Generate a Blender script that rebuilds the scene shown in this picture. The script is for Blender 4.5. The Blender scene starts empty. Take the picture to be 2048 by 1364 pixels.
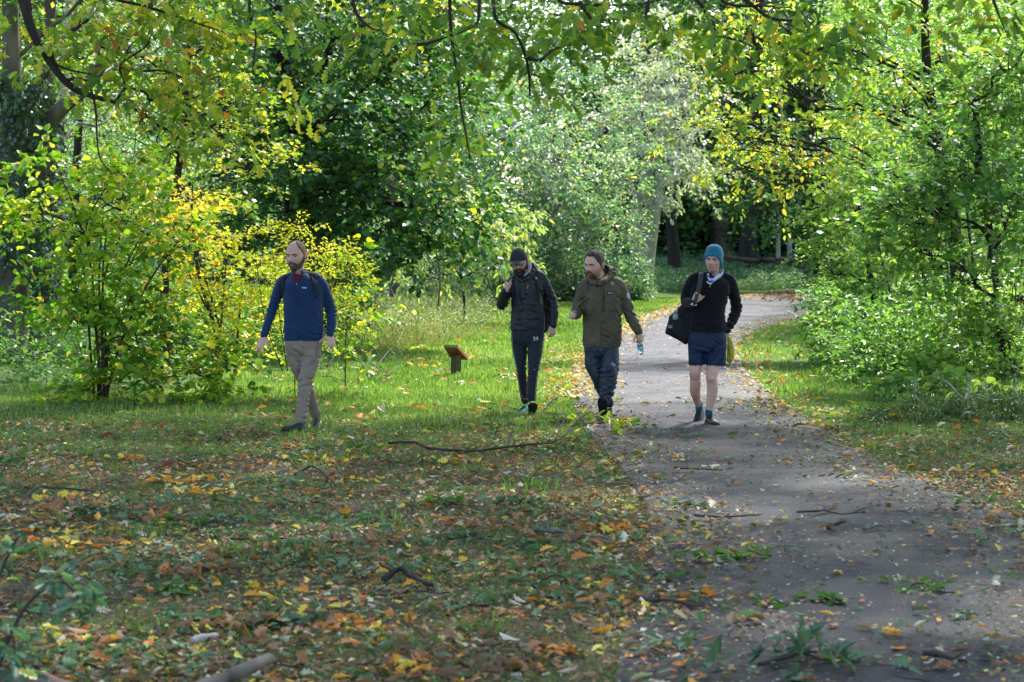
import bpy, bmesh, math, random
import numpy as np
from math import sin, cos, tan, pi, radians, sqrt
from mathutils import Vector, Matrix
from mathutils.bvhtree import BVHTree
from mathutils.geometry import delaunay_2d_cdt

S = bpy.context.scene
COL = S.collection

# ------------------------------------------------------------------ camera
FPX, EYE, YH = 4266.7, 1.95, 470.0            # focal length in photo pixels, eye height, horizon row
PITCH = math.atan((682 - YH) / FPX)
cam_d = bpy.data.cameras.new("camera")
cam = bpy.data.objects.new("camera", cam_d)
COL.objects.link(cam)
cam.location = (0, 0, EYE)
cam.rotation_euler = (pi / 2 - PITCH, 0, 0)
cam_d.lens = 75.0
cam_d.sensor_width = 36.0
cam_d.clip_end = 2000
cam_d.dof.use_dof = True
cam_d.dof.focus_distance = 22.0
cam_d.dof.aperture_fstop = 4.5
S.camera = cam

# ------------------------------------------------------------------ sky and sun
SUN_EL, SUN_AZ = radians(48), radians(27)     # the sun stands ahead of the camera, a little to the right
wd = bpy.data.worlds.new("World")
S.world = wd
wd.use_nodes = True
nt = wd.node_tree
sky = nt.nodes.new("ShaderNodeTexSky")
sky.sky_type = 'NISHITA'
sky.sun_disc = False
sky.sun_elevation = SUN_EL
sky.sun_rotation = SUN_AZ
sky.air_density = 1.0
sky.dust_density = 1.6
bg = nt.nodes["Background"]
bg.inputs[1].default_value = 0.135
nt.links.new(sky.outputs[0], bg.inputs[0])
sd = bpy.data.lights.new("sun", 'SUN')
sd.energy = 3.8
sd.angle = radians(3)
sd.color = (1.0, 0.975, 0.93)
so = bpy.data.objects.new("sun", sd)
COL.objects.link(so)
sdir = Vector((sin(SUN_AZ) * cos(SUN_EL), cos(SUN_AZ) * cos(SUN_EL), sin(SUN_EL)))
so.rotation_euler = sdir.to_track_quat('Z', 'Y').to_euler()
so.location = (0, 0, 40)
S.view_settings.view_transform = 'Standard'
S.view_settings.look = 'None'
S.view_settings.gamma = 1.0
S.view_settings.exposure = 1.92
S.cycles.max_bounces = 7
S.cycles.diffuse_bounces = 2
S.cycles.glossy_bounces = 2
S.cycles.transmission_bounces = 5
S.cycles.caustics_reflective = False
S.cycles.caustics_refractive = False

# ------------------------------------------------------------------ helpers
CP, SP = cos(PITCH), sin(PITCH)
rng = np.random.default_rng(7)
R = random.Random(11)

def P(px, py, D):
    """point of the photo pixel (px, py) at distance y = D"""
    xc, yc = (px - 1024) / FPX, (682 - py) / FPX
    d = np.array([xc, CP + yc * SP, -SP + yc * CP])
    return np.array([0, 0, EYE]) + d * (D / d[1])

def ray(px, py):
    xc, yc = (px - 1024) / FPX, (682 - py) / FPX
    return Vector((xc, CP + yc * SP, -SP + yc * CP)).normalized()

def G(px, py, z=0.0):
    """point of the photo pixel on level ground"""
    d = np.array(ray(px, py))
    t = (z - EYE) / d[2]
    return np.array([0, 0, EYE]) + d * t

def tag(o, label=None, cat=None, group=None, kind=None):
    if label: o["label"] = label
    if cat: o["category"] = cat
    if group: o["group"] = group
    if kind: o["kind"] = kind
    return o

def empty(name, loc, label=None, cat=None, group=None):
    o = bpy.data.objects.new(name, None)
    COL.objects.link(o)
    o.location = tuple(loc)
    o.empty_display_size = 0.2
    return tag(o, label, cat, group)

def nrm(v):
    v = np.asarray(v, float)
    return v / (np.linalg.norm(v, axis=-1, keepdims=True) + 1e-12)

def merge(parts):
    V, F, n = [], [], 0
    for v, f in parts:
        v = np.asarray(v, float)
        V.append(v)
        F += [tuple(i + n for i in q) for q in f]
        n += len(v)
    return np.vstack(V), F

def mesh_of(V, F, name="m", smooth=True):
    me = bpy.data.meshes.new(name)
    me.from_pydata([tuple(v) for v in V], [], F)
    me.validate()
    if smooth:
        me.polygons.foreach_set("use_smooth", [True] * len(me.polygons))
    me.update()
    return me

def base_of(parent):
    b = np.zeros(3)
    o = parent
    while o is not None:
        b += np.array(o.location)
        o = o.parent
    return b

def link(name, me, mat, parent=None, loc=None):
    """link a mesh given in world coordinates, its origin at its parent's (or at loc)"""
    o = bpy.data.objects.new(name, me)
    COL.objects.link(o)
    off = base_of(parent) if parent is not None else np.zeros(3)
    if loc is not None:
        o.location = tuple(np.array(loc) - off)
        off = np.array(loc, float)
    if parent is not None:
        o.parent = parent
    if np.any(off):
        me.transform(Matrix.Translation(Vector(-off)))
    for m in (mat if isinstance(mat, (list, tuple)) else [mat]):
        me.materials.append(m)
    return o

def obj(name, parts, mat, parent=None, loc=None, smooth=True):
    V, F = merge(parts)
    return link(name, mesh_of(V, F, name, smooth), mat, parent, loc)

def catmull(pts, vals, sub):
    pts, vals = np.asarray(pts, float), np.asarray(vals, float)
    if vals.ndim == 1: vals = vals[:, None]
    if len(pts) < 3: 
        t = np.linspace(0, 1, max(2, sub + 1))[:, None]
        return pts[0] * (1 - t) + pts[-1] * t, vals[0] * (1 - t) + vals[-1] * t
    A = np.hstack([pts, vals])
    A = np.vstack([2 * A[0] - A[1], A, 2 * A[-1] - A[-2]])
    out = []
    for i in range(1, len(A) - 2):
        for k in range(sub):
            t = k / sub
            out.append(0.5 * ((2 * A[i]) + (-A[i - 1] + A[i + 1]) * t + (2 * A[i - 1] - 5 * A[i] + 4 * A[i + 1] - A[i + 2]) * t * t
                              + (-A[i - 1] + 3 * A[i] - 3 * A[i + 1] + A[i + 2]) * t ** 3))
    out.append(A[-2])
    out = np.array(out)
    d = pts.shape[1]
    return out[:, :d], np.maximum(out[:, d:], 1e-4)

def tube(pts, rad, n=12, side=(1, 0, 0), sub=4, cap=True, sq=2.0):
    """closed swept tube; rad = r or (r_side, r_other) per point; side = direction the first radius lies along"""
    pts, rad = catmull(pts, rad, sub)
    if rad.shape[1] == 1: rad = np.hstack([rad, rad])
    if cap:
        t0, t1 = nrm(pts[0] - pts[1]), nrm(pts[-1] - pts[-2])
        r0, r1 = rad[0].min(), rad[-1].min()
        pts = np.vstack([pts[0] + t0 * r0 * .85, pts[0] + t0 * r0 * .5, pts, pts[-1] + t1 * r1 * .5, pts[-1] + t1 * r1 * .85])
        rad = np.vstack([rad[0] * .45, rad[0] * .84, rad, rad[-1] * .84, rad[-1] * .45])
    T = np.gradient(pts, axis=0)
    T = nrm(T)
    s = np.array(side, float)
    V = []
    ang = np.arange(n) * 2 * pi / n
    ca, sa = np.cos(ang), np.sin(ang)
    if sq != 2.0:
        ca = np.sign(ca) * np.abs(ca) ** (2 / sq); sa = np.sign(sa) * np.abs(sa) ** (2 / sq)
    for p, t, r in zip(pts, T, rad):
        a = s - t * np.dot(s, t)
        if np.linalg.norm(a) < 1e-3:
            a = np.cross(t, [0, 0, 1.0]) if abs(t[2]) < .9 else np.cross(t, [0, 1.0, 0])
        a = nrm(a)
        b = np.cross(t, a)
        V.append(p + a * (ca * r[0])[:, None] + b * (sa * r[1])[:, None])
    m = len(V)
    V = np.vstack(V)
    F = []
    for i in range(m - 1):
        for j in range(n):
            k = (j + 1) % n
            F.append((i * n + j, i * n + k, (i + 1) * n + k, (i + 1) * n + j))
    F.append(tuple(range(n - 1, -1, -1)))
    F.append(tuple((m - 1) * n + j for j in range(n)))
    return V, F

def ellipsoid(c, r, n=16, rot=None):
    V, F = [], []
    m = n // 2
    for i in range(m + 1):
        th = pi * i / m
        for j in range(n):
            ph = 2 * pi * j / n
            V.append((sin(th) * cos(ph) * r[0], sin(th) * sin(ph) * r[1], cos(th) * r[2]))
    for i in range(m):
        for j in range(n):
            k = (j + 1) % n
            F.append((i * n + j, (i + 1) * n + j, (i + 1) * n + k, i * n + k))
    V = np.array(V)
    if rot is not None: V = V @ np.array(rot).T
    return V + np.array(c), F

def box(lo, hi, M=None, o=(0, 0, 0)):
    x0, y0, z0 = lo; x1, y1, z1 = hi
    V = np.array([(x0, y0, z0), (x1, y0, z0), (x1, y1, z0), (x0, y1, z0), (x0, y0, z1), (x1, y0, z1), (x1, y1, z1), (x0, y1, z1)], float)
    F = [(0, 3, 2, 1), (4, 5, 6, 7), (0, 1, 5, 4), (1, 2, 6, 5), (2, 3, 7, 6), (3, 0, 4, 7)]
    if M is not None: V = V @ np.array(M).T
    return V + np.array(o), F

def vn(p, freq, seed=0, octs=2):
    """cheap smooth noise, about -1..1"""
    g = np.random.default_rng(seed)
    out = np.zeros(len(p))
    a = 1.0
    tot = 0
    for o in range(octs):
        for k in range(5):
            d = nrm(g.normal(size=3)) * freq * (0.6 + 0.8 * g.random()) * (2 ** o) * 2 * pi
            out += a * np.sin(p @ d + g.random() * 6.28) / 2.2
        tot += a
        a *= .5
    return out / tot

def rot(yaw=0, pitch=0, roll=0):
    """matrix for a figure whose front is -Y: yaw>0 turns the face to image left, pitch>0 bows it"""
    cy, sy = cos(yaw), sin(yaw)
    Rz = np.array([[cy, sy, 0], [-sy, cy, 0], [0, 0, 1]])
    c, s = cos(pitch), sin(pitch)
    Rx = np.array([[1, 0, 0], [0, c, -s], [0, s, c]])
    c, s = cos(roll), sin(roll)
    Ry = np.array([[c, 0, s], [0, 1, 0], [-s, 0, c]])
    return Rz @ Rx @ Ry
# ------------------------------------------------------------------ materials
MATS = {}
def mat(name, col, rough=0.7, spec=0.4, bump=0.0, bscale=60.0, var=0.0, vscale=6.0, metal=0.0, sheen=0.0, stretch=(1, 1, 1)):
    if name in MATS: return MATS[name]
    m = bpy.data.materials.new(name)
    m.use_nodes = True
    t = m.node_tree
    b = t.nodes["Principled BSDF"]
    b.inputs["Base Color"].default_value = (*col, 1)
    b.inputs["Roughness"].default_value = rough
    b.inputs["Specular IOR Level"].default_value = spec
    b.inputs["Metallic"].default_value = metal
    if sheen: b.inputs["Sheen Weight"].default_value = sheen
    tc = t.nodes.new("ShaderNodeTexCoord")
    mp = t.nodes.new("ShaderNodeMapping"); mp.inputs["Scale"].default_value = stretch
    t.links.new(tc.outputs["Object"], mp.inputs[0])
    if var:
        n = t.nodes.new("ShaderNodeTexNoise"); n.inputs["Scale"].default_value = vscale; n.inputs["Detail"].default_value = 6
        r = t.nodes.new("ShaderNodeMapRange")
        r.inputs[1].default_value = .3; r.inputs[2].default_value = .7
        r.inputs[3].default_value = 1 - var; r.inputs[4].default_value = 1 + var
        mx = t.nodes.new("ShaderNodeMix"); mx.data_type = 'RGBA'; mx.blend_type = 'MULTIPLY'; mx.inputs[0].default_value = 1
        mx.inputs[6].default_value = (*col, 1)
        t.links.new(mp.outputs[0], n.inputs[0]); t.links.new(n.outputs[0], r.inputs[0]); t.links.new(r.outputs[0], mx.inputs[7])
        t.links.new(mx.outputs[2], b.inputs["Base Color"])
    if bump:
        n = t.nodes.new("ShaderNodeTexNoise"); n.inputs["Scale"].default_value = bscale; n.inputs["Detail"].default_value = 4
        bp = t.nodes.new("ShaderNodeBump"); bp.inputs["Strength"].default_value = bump; bp.inputs["Distance"].default_value = .01
        t.links.new(mp.outputs[0], n.inputs[0]); t.links.new(n.outputs[0], bp.inputs["Height"]); t.links.new(bp.outputs[0], b.inputs["Normal"])
    MATS[name] = m
    return m

def skin_mat():
    if "skin" in MATS: return MATS["skin"]
    m = mat("skin", (.58, .33, .26), rough=.5, spec=.4, bump=.15, bscale=180)
    t = m.node_tree; b = t.nodes["Principled BSDF"]
    a = t.nodes.new("ShaderNodeAttribute"); a.attribute_name = "skin"
    mx = t.nodes.new("ShaderNodeMix"); mx.data_type = 'RGBA'; mx.blend_type = 'MULTIPLY'; mx.inputs[0].default_value = 1
    mx.inputs[6].default_value = (.57, .335, .265, 1)
    t.links.new(a.outputs["Color"], mx.inputs[7]); t.links.new(mx.outputs[2], b.inputs["Base Color"])
    b.inputs["Subsurface Weight"].default_value = .12
    b.inputs["Subsurface Radius"].default_value = (.02, .008, .004)
    b.inputs["Subsurface Scale"].default_value = .5
    return m
# ------------------------------------------------------------------ people
def remesh(parts, voxel, smooth=4):
    V, F = merge(parts)
    me = mesh_of(V, F)
    o = bpy.data.objects.new("tmp", me)
    COL.objects.link(o)
    m = o.modifiers.new("r", 'REMESH'); m.mode = 'VOXEL'; m.voxel_size = voxel; m.adaptivity = 0
    s = o.modifiers.new("s", 'SMOOTH'); s.factor = .5; s.iterations = smooth
    dg = bpy.context.evaluated_depsgraph_get()
    out = bpy.data.meshes.new_from_object(o.evaluated_get(dg), depsgraph=dg)
    bpy.data.objects.remove(o)
    bpy.data.meshes.remove(me)
    out.materials.clear()
    out.polygons.foreach_set("use_smooth", [True] * len(out.polygons))
    return out

def get_v(me):
    a = np.empty(len(me.vertices) * 3); me.vertices.foreach_get("co", a); return a.reshape(-1, 3)
def get_n(me):
    a = np.empty(len(me.vertices) * 3); me.vertices.foreach_get("normal", a); return a.reshape(-1, 3)
def set_v(me, v):
    me.vertices.foreach_set("co", v.ravel()); me.update()

def folds(me, spots, base=.0025, seed=1, freq=5.0):
    """cloth folds: spots = (centre, radius, amplitude, axis, wavelength)"""
    p, n = get_v(me), get_n(me)
    d = base * 1.4 * vn(p, freq, seed, 3)
    w = vn(p, 4.0, seed + 9, 1)
    w2 = vn(p, 7.0, seed + 19, 1)
    for c, r, a, ax, lam in spots:
        q = p - np.array(c)
        g = np.exp(-(np.sum(q * q, 1) / (r * r)))
        ph = (q @ nrm(ax)) * 2 * pi / lam + 1.7 * w + .8 * w2
        s = .35 - 1.5 * (1 - np.abs(np.sin(ph / 2))) ** 2.2 + .35 * np.sin(ph * .5 + 2 * w2)
        d += 1.75 * a * g * s * (.65 + .6 * w2)
    set_v(me, p + n * d[:, None])

def bvh_of(me, off=(0, 0, 0)):
    v = get_v(me) + np.array(off)
    return BVHTree.FromPolygons([tuple(x) for x in v], [tuple(p.vertices) for p in me.polygons])

CO = Vector((0, 0, EYE))
def hit(bv, px, py, off=.003):
    d = ray(px, py)
    h = bv.ray_cast(CO, d)
    if h[0] is None:
        h = bv.find_nearest(CO + d * 22.5)
        hp, nn = h[0], h[1]
    else:
        hp, nn = h[0], h[1]
    return np.array(hp) - np.array(d) * off, np.array(nn)

def inside(poly, x, y):
    c = False
    j = len(poly) - 1
    for i in range(len(poly)):
        xi, yi = poly[i]; xj, yj = poly[j]
        if (yi > y) != (yj > y) and x < (xj - xi) * (y - yi) / (yj - yi) + xi: c = not c
        j = i
    return c

def patch(poly, bv, off=.003, step=1.6, wall=.006):
    """a thin solid laid on a surface, its outline given in photo pixels"""
    pts = []
    n = len(poly)
    for i in range(n):
        a, b = np.array(poly[i], float), np.array(poly[(i + 1) % n], float)
        k = max(1, int(np.linalg.norm(b - a) / step))
        for q in range(k): pts.append(tuple(a + (b - a) * q / k))
    nb = len(pts)
    xs = [p[0] for p in poly]; ys = [p[1] for p in poly]
    y = min(ys) + step / 2
    while y < max(ys):
        x = min(xs) + step / 2
        while x < max(xs):
            if inside(poly, x, y):
                if min((x - p[0]) ** 2 + (y - p[1]) ** 2 for p in pts[:nb]) > (step * .5) ** 2: pts.append((x, y))
            x += step
        y += step
    r = delaunay_2d_cdt([Vector(p) for p in pts], [(i, (i + 1) % nb) for i in range(nb)], [], 0, 1e-5)
    v2, faces = r[0], [f for f in r[2] if inside(poly, *(sum((r[0][i] for i in f), Vector((0, 0))) / len(f)))]
    V = np.array([hit(bv, p[0], p[1], off)[0] for p in v2])
    F = [tuple(f) for f in faces]
    cnt = {}
    for f in F:
        for i in range(len(f)):
            e = (f[i], f[(i + 1) % len(f)])
            cnt[e] = 1
    W = np.array([v - (np.array(CO) - v) / np.linalg.norm(np.array(CO) - v) * wall for v in V])
    m = len(V)
    for e in list(cnt):
        if (e[1], e[0]) not in cnt: F.append((e[1], e[0], e[0] + m, e[1] + m))
    return np.vstack([V, W]), F

def line_patch(pts, w, bv, off=.003):
    """ribbon of width w px along a pixel polyline"""
    pts = [np.array(p, float) for p in pts]
    L, Rr = [], []
    for i, p in enumerate(pts):
        t = pts[min(i + 1, len(pts) - 1)] - pts[max(i - 1, 0)]
        t /= np.linalg.norm(t)
        q = np.array([-t[1], t[0]]) * w / 2
        L.append(tuple(p + q)); Rr.append(tuple(p - q))
    return patch(L + Rr[::-1], bv, off)

def text_patch(s, px, py, h, bv, off=.004, ang=0, wide=None):
    cu = bpy.data.curves.new("t", 'FONT'); cu.body = s; cu.size = 1; cu.align_x = 'CENTER'; cu.align_y = 'CENTER'; cu.resolution_u = 2
    o = bpy.data.objects.new("t", cu); COL.objects.link(o)
    dg = bpy.context.evaluated_depsgraph_get(); dg.update()
    me = bpy.data.meshes.new_from_object(o.evaluated_get(dg), depsgraph=dg)
    v = get_v(me); F = [tuple(p.vertices) for p in me.polygons]
    bpy.data.objects.remove(o)
    k = h / .72
    kx = k if wide is None else wide / (v[:, 0].max() - v[:, 0].min())
    x, y = v[:, 0] * kx, v[:, 1] * k
    X = px + x * cos(ang) + y * sin(ang); Y = py - y * cos(ang) + x * sin(ang)
    return np.array([hit(bv, a, b, off)[0] for a, b in zip(X, Y)]), F

class Head:
    def __init__(s, top, chin, D, yaw, pitch, roll=0, wid=1.0, fat=0.0):
        """top and chin in pixels"""
        a, b = P(*top, D), P(*chin, D)
        s.k = np.linalg.norm(a - b) / .236
        s.c = (a + b) / 2
        s.M = rot(yaw, pitch, roll)
        s.wid, s.fat = wid, fat
    def w(s, v):
        v = np.atleast_2d(v)
        q = np.stack([v[:, 0], -v[:, 1], v[:, 2]], 1) * s.k
        return s.c + q @ s.M.T
    def l(s, p):
        q = ((p - s.c) @ s.M) / s.k
        return np.stack([q[:, 0], -q[:, 1], q[:, 2]], 1)
    def grid(s, off=None, feat=True, nu=72, nv=56):
        th = np.linspace(0, pi, nv + 1)[:, None] * np.ones((1, nu)); ph = np.linspace(-pi, pi, nu, endpoint=False)[None, :] * np.ones((nv + 1, 1))
        e = 2.25
        dx, df, dz = np.sin(th) * np.sin(ph), np.sin(th) * np.cos(ph), np.cos(th)
        q = (np.abs(dx) ** e + np.abs(df) ** e + np.abs(dz) ** e) ** (-1 / e)
        x, f, z = dx * q * .0775 * s.wid, df * q * np.where(df > 0, .090, .102), dz * q * .118
        lo = np.clip(-z / .118, 0, 1)
        x = x * (1 - (.36 - s.fat) * lo ** 1.5)
        x = x * (1 - .05 * np.clip(z / .118, 0, 1))
        f = np.where(f < 0, f * (1 - .5 * lo), f * (1 - .04 * lo) + .006 * lo)
        fr = np.clip(f / .03, 0, 1)
        g = lambda x0, z0, sx, sz: np.exp(-((x - x0) / sx) ** 2 - ((z - z0) / sz) ** 2)
        if feat:
            nose = .030 * np.exp(-(x / .0105) ** 2) * np.where(z < -.032, np.exp(-((z + .032) / .009) ** 2), np.exp(-((z + .032) / .026) ** 2))
            nose += .010 * g(.011, -.034, .008, .009) + .010 * g(-.011, -.034, .008, .009)
            sock = -.015 * (g(.033, .002, .019, .014) + g(-.033, .002, .019, .014))
            brow = .009 * (g(.028, .024, .022, .008) + g(-.028, .024, .022, .008)) + .003 * g(0, .025, .02, .012)
            chk = .005 * (g(.048, -.025, .018, .018) + g(-.048, -.025, .018, .018))
            lip = .006 * g(0, -.060, .022, .006) + .006 * g(0, -.072, .019, .006) - .005 * g(0, -.066, .025, .0028)
            chin = .010 * g(0, -.098, .024, .016) - .004 * g(0, -.083, .02, .006)
            f = f + fr * (nose + sock + brow + chk + lip + chin)
        V = np.stack([x, f, z], -1).reshape(-1, 3)
        if off is not None:
            n = nrm(V * np.array([1 / .08 ** 2, 1 / .095 ** 2, 1 / .118 ** 2]))
            V = V + n * off(V, np.arctan2(V[:, 0], V[:, 1]))[:, None]
        F = []
        for i in range(nv):
            for j in range(nu):
                k = (j + 1) % nu
                F.append((i * nu + j, (i + 1) * nu + j, (i + 1) * nu + k, i * nu + k))
        return s.w(V), F
    def shell(s, line, thick, up=True, inset=-.012, soft=.012, noise=0, ex=None, feat=False, seed=3, top=0.0):
        """a shell over the skull above (or under) the line z(phi)"""
        ks, vs = zip(*line)
        def off(V, ph):
            zl = np.interp(np.abs(ph), ks, vs)
            m = (V[:, 2] - zl) / soft + .5
            if not up: m = 1 - m
            m = np.clip(m, 0, 1)
            if ex is not None: m = m * ex(V, ph)
            t = thick + top * np.clip(V[:, 2] / .11, 0, 1) ** 2
            if noise: t = t + noise * vn(V, 28, seed, 3) 
            return inset * (1 - m) + t * m
        return s.grid(off, feat)
    def ears(s, out=0.0):
        r = []
        for sg in (-1, 1):
            c = s.w(np.array([[sg * (.079 * s.wid + out), -.012, -.008]]))[0]
            M = s.M @ rot(sg * .45, 0.0, sg * -.12)
            r.append(ellipsoid(c, (.007 * s.k, .018 * s.k, .031 * s.k), 16, M))
            c2 = s.w(np.array([[sg * (.083 * s.wid + out), -.020, .002]]))[0]
            r.append(ellipsoid(c2, (.006 * s.k, .014 * s.k, .025 * s.k), 12, M))
        return r
    def eyes(s, root, closed=0.0, iris=(.06, .09, .10)):
        for sg in (-1, 1):
            c = s.w(np.array([[sg * .0325, .0645, .002]]))[0]
            a = ellipsoid(c, (.0125 * s.k,) * 3, 14)
            c2 = s.w(np.array([[sg * .0325, .0715, .002 - closed * .004]]))[0]
            b = ellipsoid(c2, (.0064 * s.k,) * 3, 10)
            V, F = merge([a, b])
            me = mesh_of(V, F)
            o = link("eye", me, [mat("eye_white", (.36, .31, .29), .25), mat("iris" + str(iris), iris, .2)], root)
            for i, p in enumerate(me.polygons):
                p.material_index = 0 if i < len(a[1]) else 1
    def on_face(s, bv, x, z, off=.002):
        o = s.w(np.array([[x, .25, z]]))[0]; t = s.w(np.array([[x, -.1, z]]))[0]
        h = bv.ray_cast(Vector(o), Vector(nrm(t - o)))
        if h[0] is None: return s.w(np.array([[x, .08, z]]))[0]
        return np.array(h[0]) + nrm(o - t) * off

def hand(wr, d, pn, side, curl=(.3, .3, .35, .4), spread=.12, thumb=(.8, .25), k=1.0, kn=None, th_curl=.3):
    """wrist, finger direction, palm-facing normal, direction towards the thumb"""
    wr = np.array(wr, float)
    d = nrm(d); pn = nrm(np.array(pn) - d * np.dot(pn, d)); sd = np.array(side, float)
    sd = nrm(sd - d * np.dot(sd, d) - pn * np.dot(sd, pn))
    out = []
    L = .088 * k
    out.append(tube([wr - d * .015 * k, wr, wr + d * L * .5, wr + d * L * .98], [(.026 * k, .021 * k), (.027 * k, .019 * k), (.040 * k, .015 * k), (.041 * k, .012 * k)], 14, sd, 4))
    roots = [.030, .0105, -.010, -.029]
    lens = [.072, .080, .074, .058]
    for i in range(4):
        r0 = wr + d * (L * (.90 if i in (1, 2) else .84)) + sd * roots[i] * k
        a = spread * (1.5 - i)
        dd = nrm(d * cos(a) + sd * sin(a))
        c = curl[i]
        pts = [r0 - dd * .015 * k, r0]
        ang = 0
        p = r0
        for seg, fr in ((0, .46), (1, .30), (2, .24)):
            ang += c * (1.0, 1.25, .8)[seg]
            p = p + (dd * cos(ang) + pn * sin(ang)) * lens[i] * fr * k
            pts.append(p)
        rr = .0088 * k if i < 3 else .0078 * k
        out.append(tube(pts, [rr * 1.02, rr * 1.05, rr, rr * .92, rr * .80], 10, sd, 3))
    t0 = wr + d * L * .18 + sd * .026 * k + pn * .004 * k
    a1, a2 = thumb
    td = nrm(d * cos(a1) + sd * sin(a1) + pn * a2)
    t1 = t0 + td * .042 * k
    td2 = nrm(td + d * th_curl + pn * .1)
    t2 = t1 + td2 * .030 * k
    t3 = t2 + nrm(td2 + d * th_curl * .6) * .022 * k
    out.append(tube([t0 - td * .012 * k, t0, t1, t2, t3], [.014 * k, .0145 * k, .0112 * k, .0102 * k, .0085 * k], 10, sd, 3))
    return out

def skin_paint(me, head=None, stub=None, seed=5, stubcol=(.55, .5, .5)):
    p = get_v(me)
    c = np.ones((len(p), 3))
    n = vn(p, 9, seed, 3)[:, None]
    c *= 1 + .07 * n * np.array([1, 1.2, 1.2])
    if head is not None:
        l = head.l(p)
        x, f, z = l.T
        g = lambda x0, z0, sx, sz: np.exp(-((x - x0) / sx) ** 2 - ((z - z0) / sz) ** 2) * (f > .03)
        red = .6 * (g(.045, -.03, .02, .02) + g(-.045, -.03, .02, .02)) + .7 * g(0, -.033, .014, .012)
        ear = (np.abs(x) > .074 * head.wid) & (f < .02) & (np.abs(z + .005) < .045)
        red = red + .9 * ear  # ears reddened, their backlit glow put into the skin colour
        c *= 1 - red[:, None] * np.array([.0, .22, .2])
        lip = np.clip(g(0, -.066, .024, .0105) * 1.6 - .5, 0, 1)
        c = c * (1 - lip[:, None] * np.array([.12, .42, .38]))
        mouth = np.clip(g(0, -.066, .026, .0026) * 1.5 - .4, 0, 1)
        c = c * (1 - mouth[:, None] * .6)
        socket_shade = g(.0325, .004, .018, .010) + g(-.0325, .004, .018, .010)  # eye sockets darkened, shade put into the skin colour
        c = c * (1 - np.array([.38, .42, .42]) * np.clip(socket_shade, 0, 1)[:, None])
        if stub is not None:
            ks, vs, amt = stub
            ph = np.abs(np.arctan2(x, f))
            m = np.clip((np.interp(ph, ks, vs) - z) / .014 + .5, 0, 1) * (z > -.16) * (ph < 1.75) * (1 - lip)
            m = m * amt * (.8 + .25 * vn(l, 45, 3, 2))
            c = c * (1 - m[:, None] * (1 - np.array(stubcol)))
    a = me.color_attributes.new("skin", 'FLOAT_COLOR', 'POINT')
    a.data.foreach_set("color", np.hstack([np.clip(c, 0, 2), np.ones((len(p), 1))]).astype(np.float32).ravel())

def shoe(root, ankle, yaw, pitch, upper, sole, lace, L=.29, k=1.0, roll=0, side_band=None):
    M = rot(yaw, -pitch, roll)
    an = np.array([0, -.065, .105]) * k
    T = lambda v: np.array(ankle) + (np.asarray(v) * k - an) @ M.T
    fs = [-.004, .012, .05, .10, .15, .20, .245, .275, L]
    hw = [.020, .033, .039, .039, .044, .049, .047, .036, .014]
    tp = [.060, .092, .108, .104, .088, .070, .058, .048, .034]
    def sect(add, zb, zt):
        V, n = [], 18
        for f, w, t in zip(fs, hw, tp):
            top = t if zt is None else zt
            c, h = (top + zb) / 2, (top - zb) / 2
            w = w + add
            skew = .006 * sin((f / L) * pi)
            for j in range(n):
                a = 2 * pi * j / n
                ex = 2 / 2.6
                cx = np.sign(cos(a)) * abs(cos(a)) ** ex; cz = np.sign(sin(a)) * abs(sin(a)) ** ex
                wz = w * (1 - .28 * max(0, cz)) if zt is None else w
                V.append((cx * wz + skew, -(f + (add if f > .2 else -add) * 1.0), c + cz * h))
        F = []
        m = len(fs)
        for i in range(m - 1):
            for j in range(n):
                k2 = (j + 1) % n
                F.append((i * n + j, (i + 1) * n + j, (i + 1) * n + k2, i * n + k2))
        F.append(tuple(range(n))); F.append(tuple((m - 1) * n + j for j in range(n - 1, -1, -1)))
        V = np.array(V)
        # toe spring
        f = -V[:, 1]
        V[:, 2] += np.clip((f - .2) / .09, 0, 1) ** 2 * .012
        return T(V), F
    u = obj("shoe", [sect(0, .014, None)], upper, root)
    obj("sole", [sect(.004, 0, .026)], sole, u)
    if side_band is not None: obj("midsole", [sect(.0055, .018, .032)], side_band, u)
    ls = []
    for f, z in ((.105, .103), (.128, .096), (.150, .088), (.172, .080)):
        ls.append(tube(T(np.array([(-.028, -f, z - .012), (0, -f - .004, z + .001), (.028, -f, z - .012)])), [.0028] * 3, 6, (0, 1, 0), 3))
    for sg in (-1, 1):
        ls.append(tube(T(np.array([(0, -.10, .108), (sg * .03, -.105, .122), (sg * .05, -.12, .108)])), [.0026] * 3, 6, (0, 1, 0), 4))
    obj("laces", ls, lace, u)
    return u

def torso(rows, D, dys=None, sq=2.4, n=40):
    """rows: (y, x_left, x_right, half_depth[, dy]) from the bottom up"""
    V = []
    for r in rows:
        y, xl, xr, hd = r[:4]
        dy = r[4] if len(r) > 4 else 0
        a, b = P(xl, y, D), P(xr, y, D)
        V.append((*((a + b) / 2 + np.array([0, dy, 0])), (b[0] - a[0]) / 2, hd))
    V = np.array(V)
    pts, rad = catmull(V[:, :3], V[:, 3:], 4)
    out = []
    ang = np.arange(n) * 2 * pi / n
    ca = np.sign(np.cos(ang)) * np.abs(np.cos(ang)) ** (2 / sq); sa = np.sign(np.sin(ang)) * np.abs(np.sin(ang)) ** (2 / sq)
    for p, r in zip(pts, rad):
        out.append(np.stack([p[0] + ca * r[0], p[1] + sa * r[1], np.full(n, p[2])], 1))
    m = len(out)
    F = []
    for i in range(m - 1):
        for j in range(n):
            k = (j + 1) % n
            F.append((i * n + j, i * n + k, (i + 1) * n + k, (i + 1) * n + j))
    F.append(tuple(range(n - 1, -1, -1))); F.append(tuple((m - 1) * n + j for j in range(n)))
    return np.vstack(out), F

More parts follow.
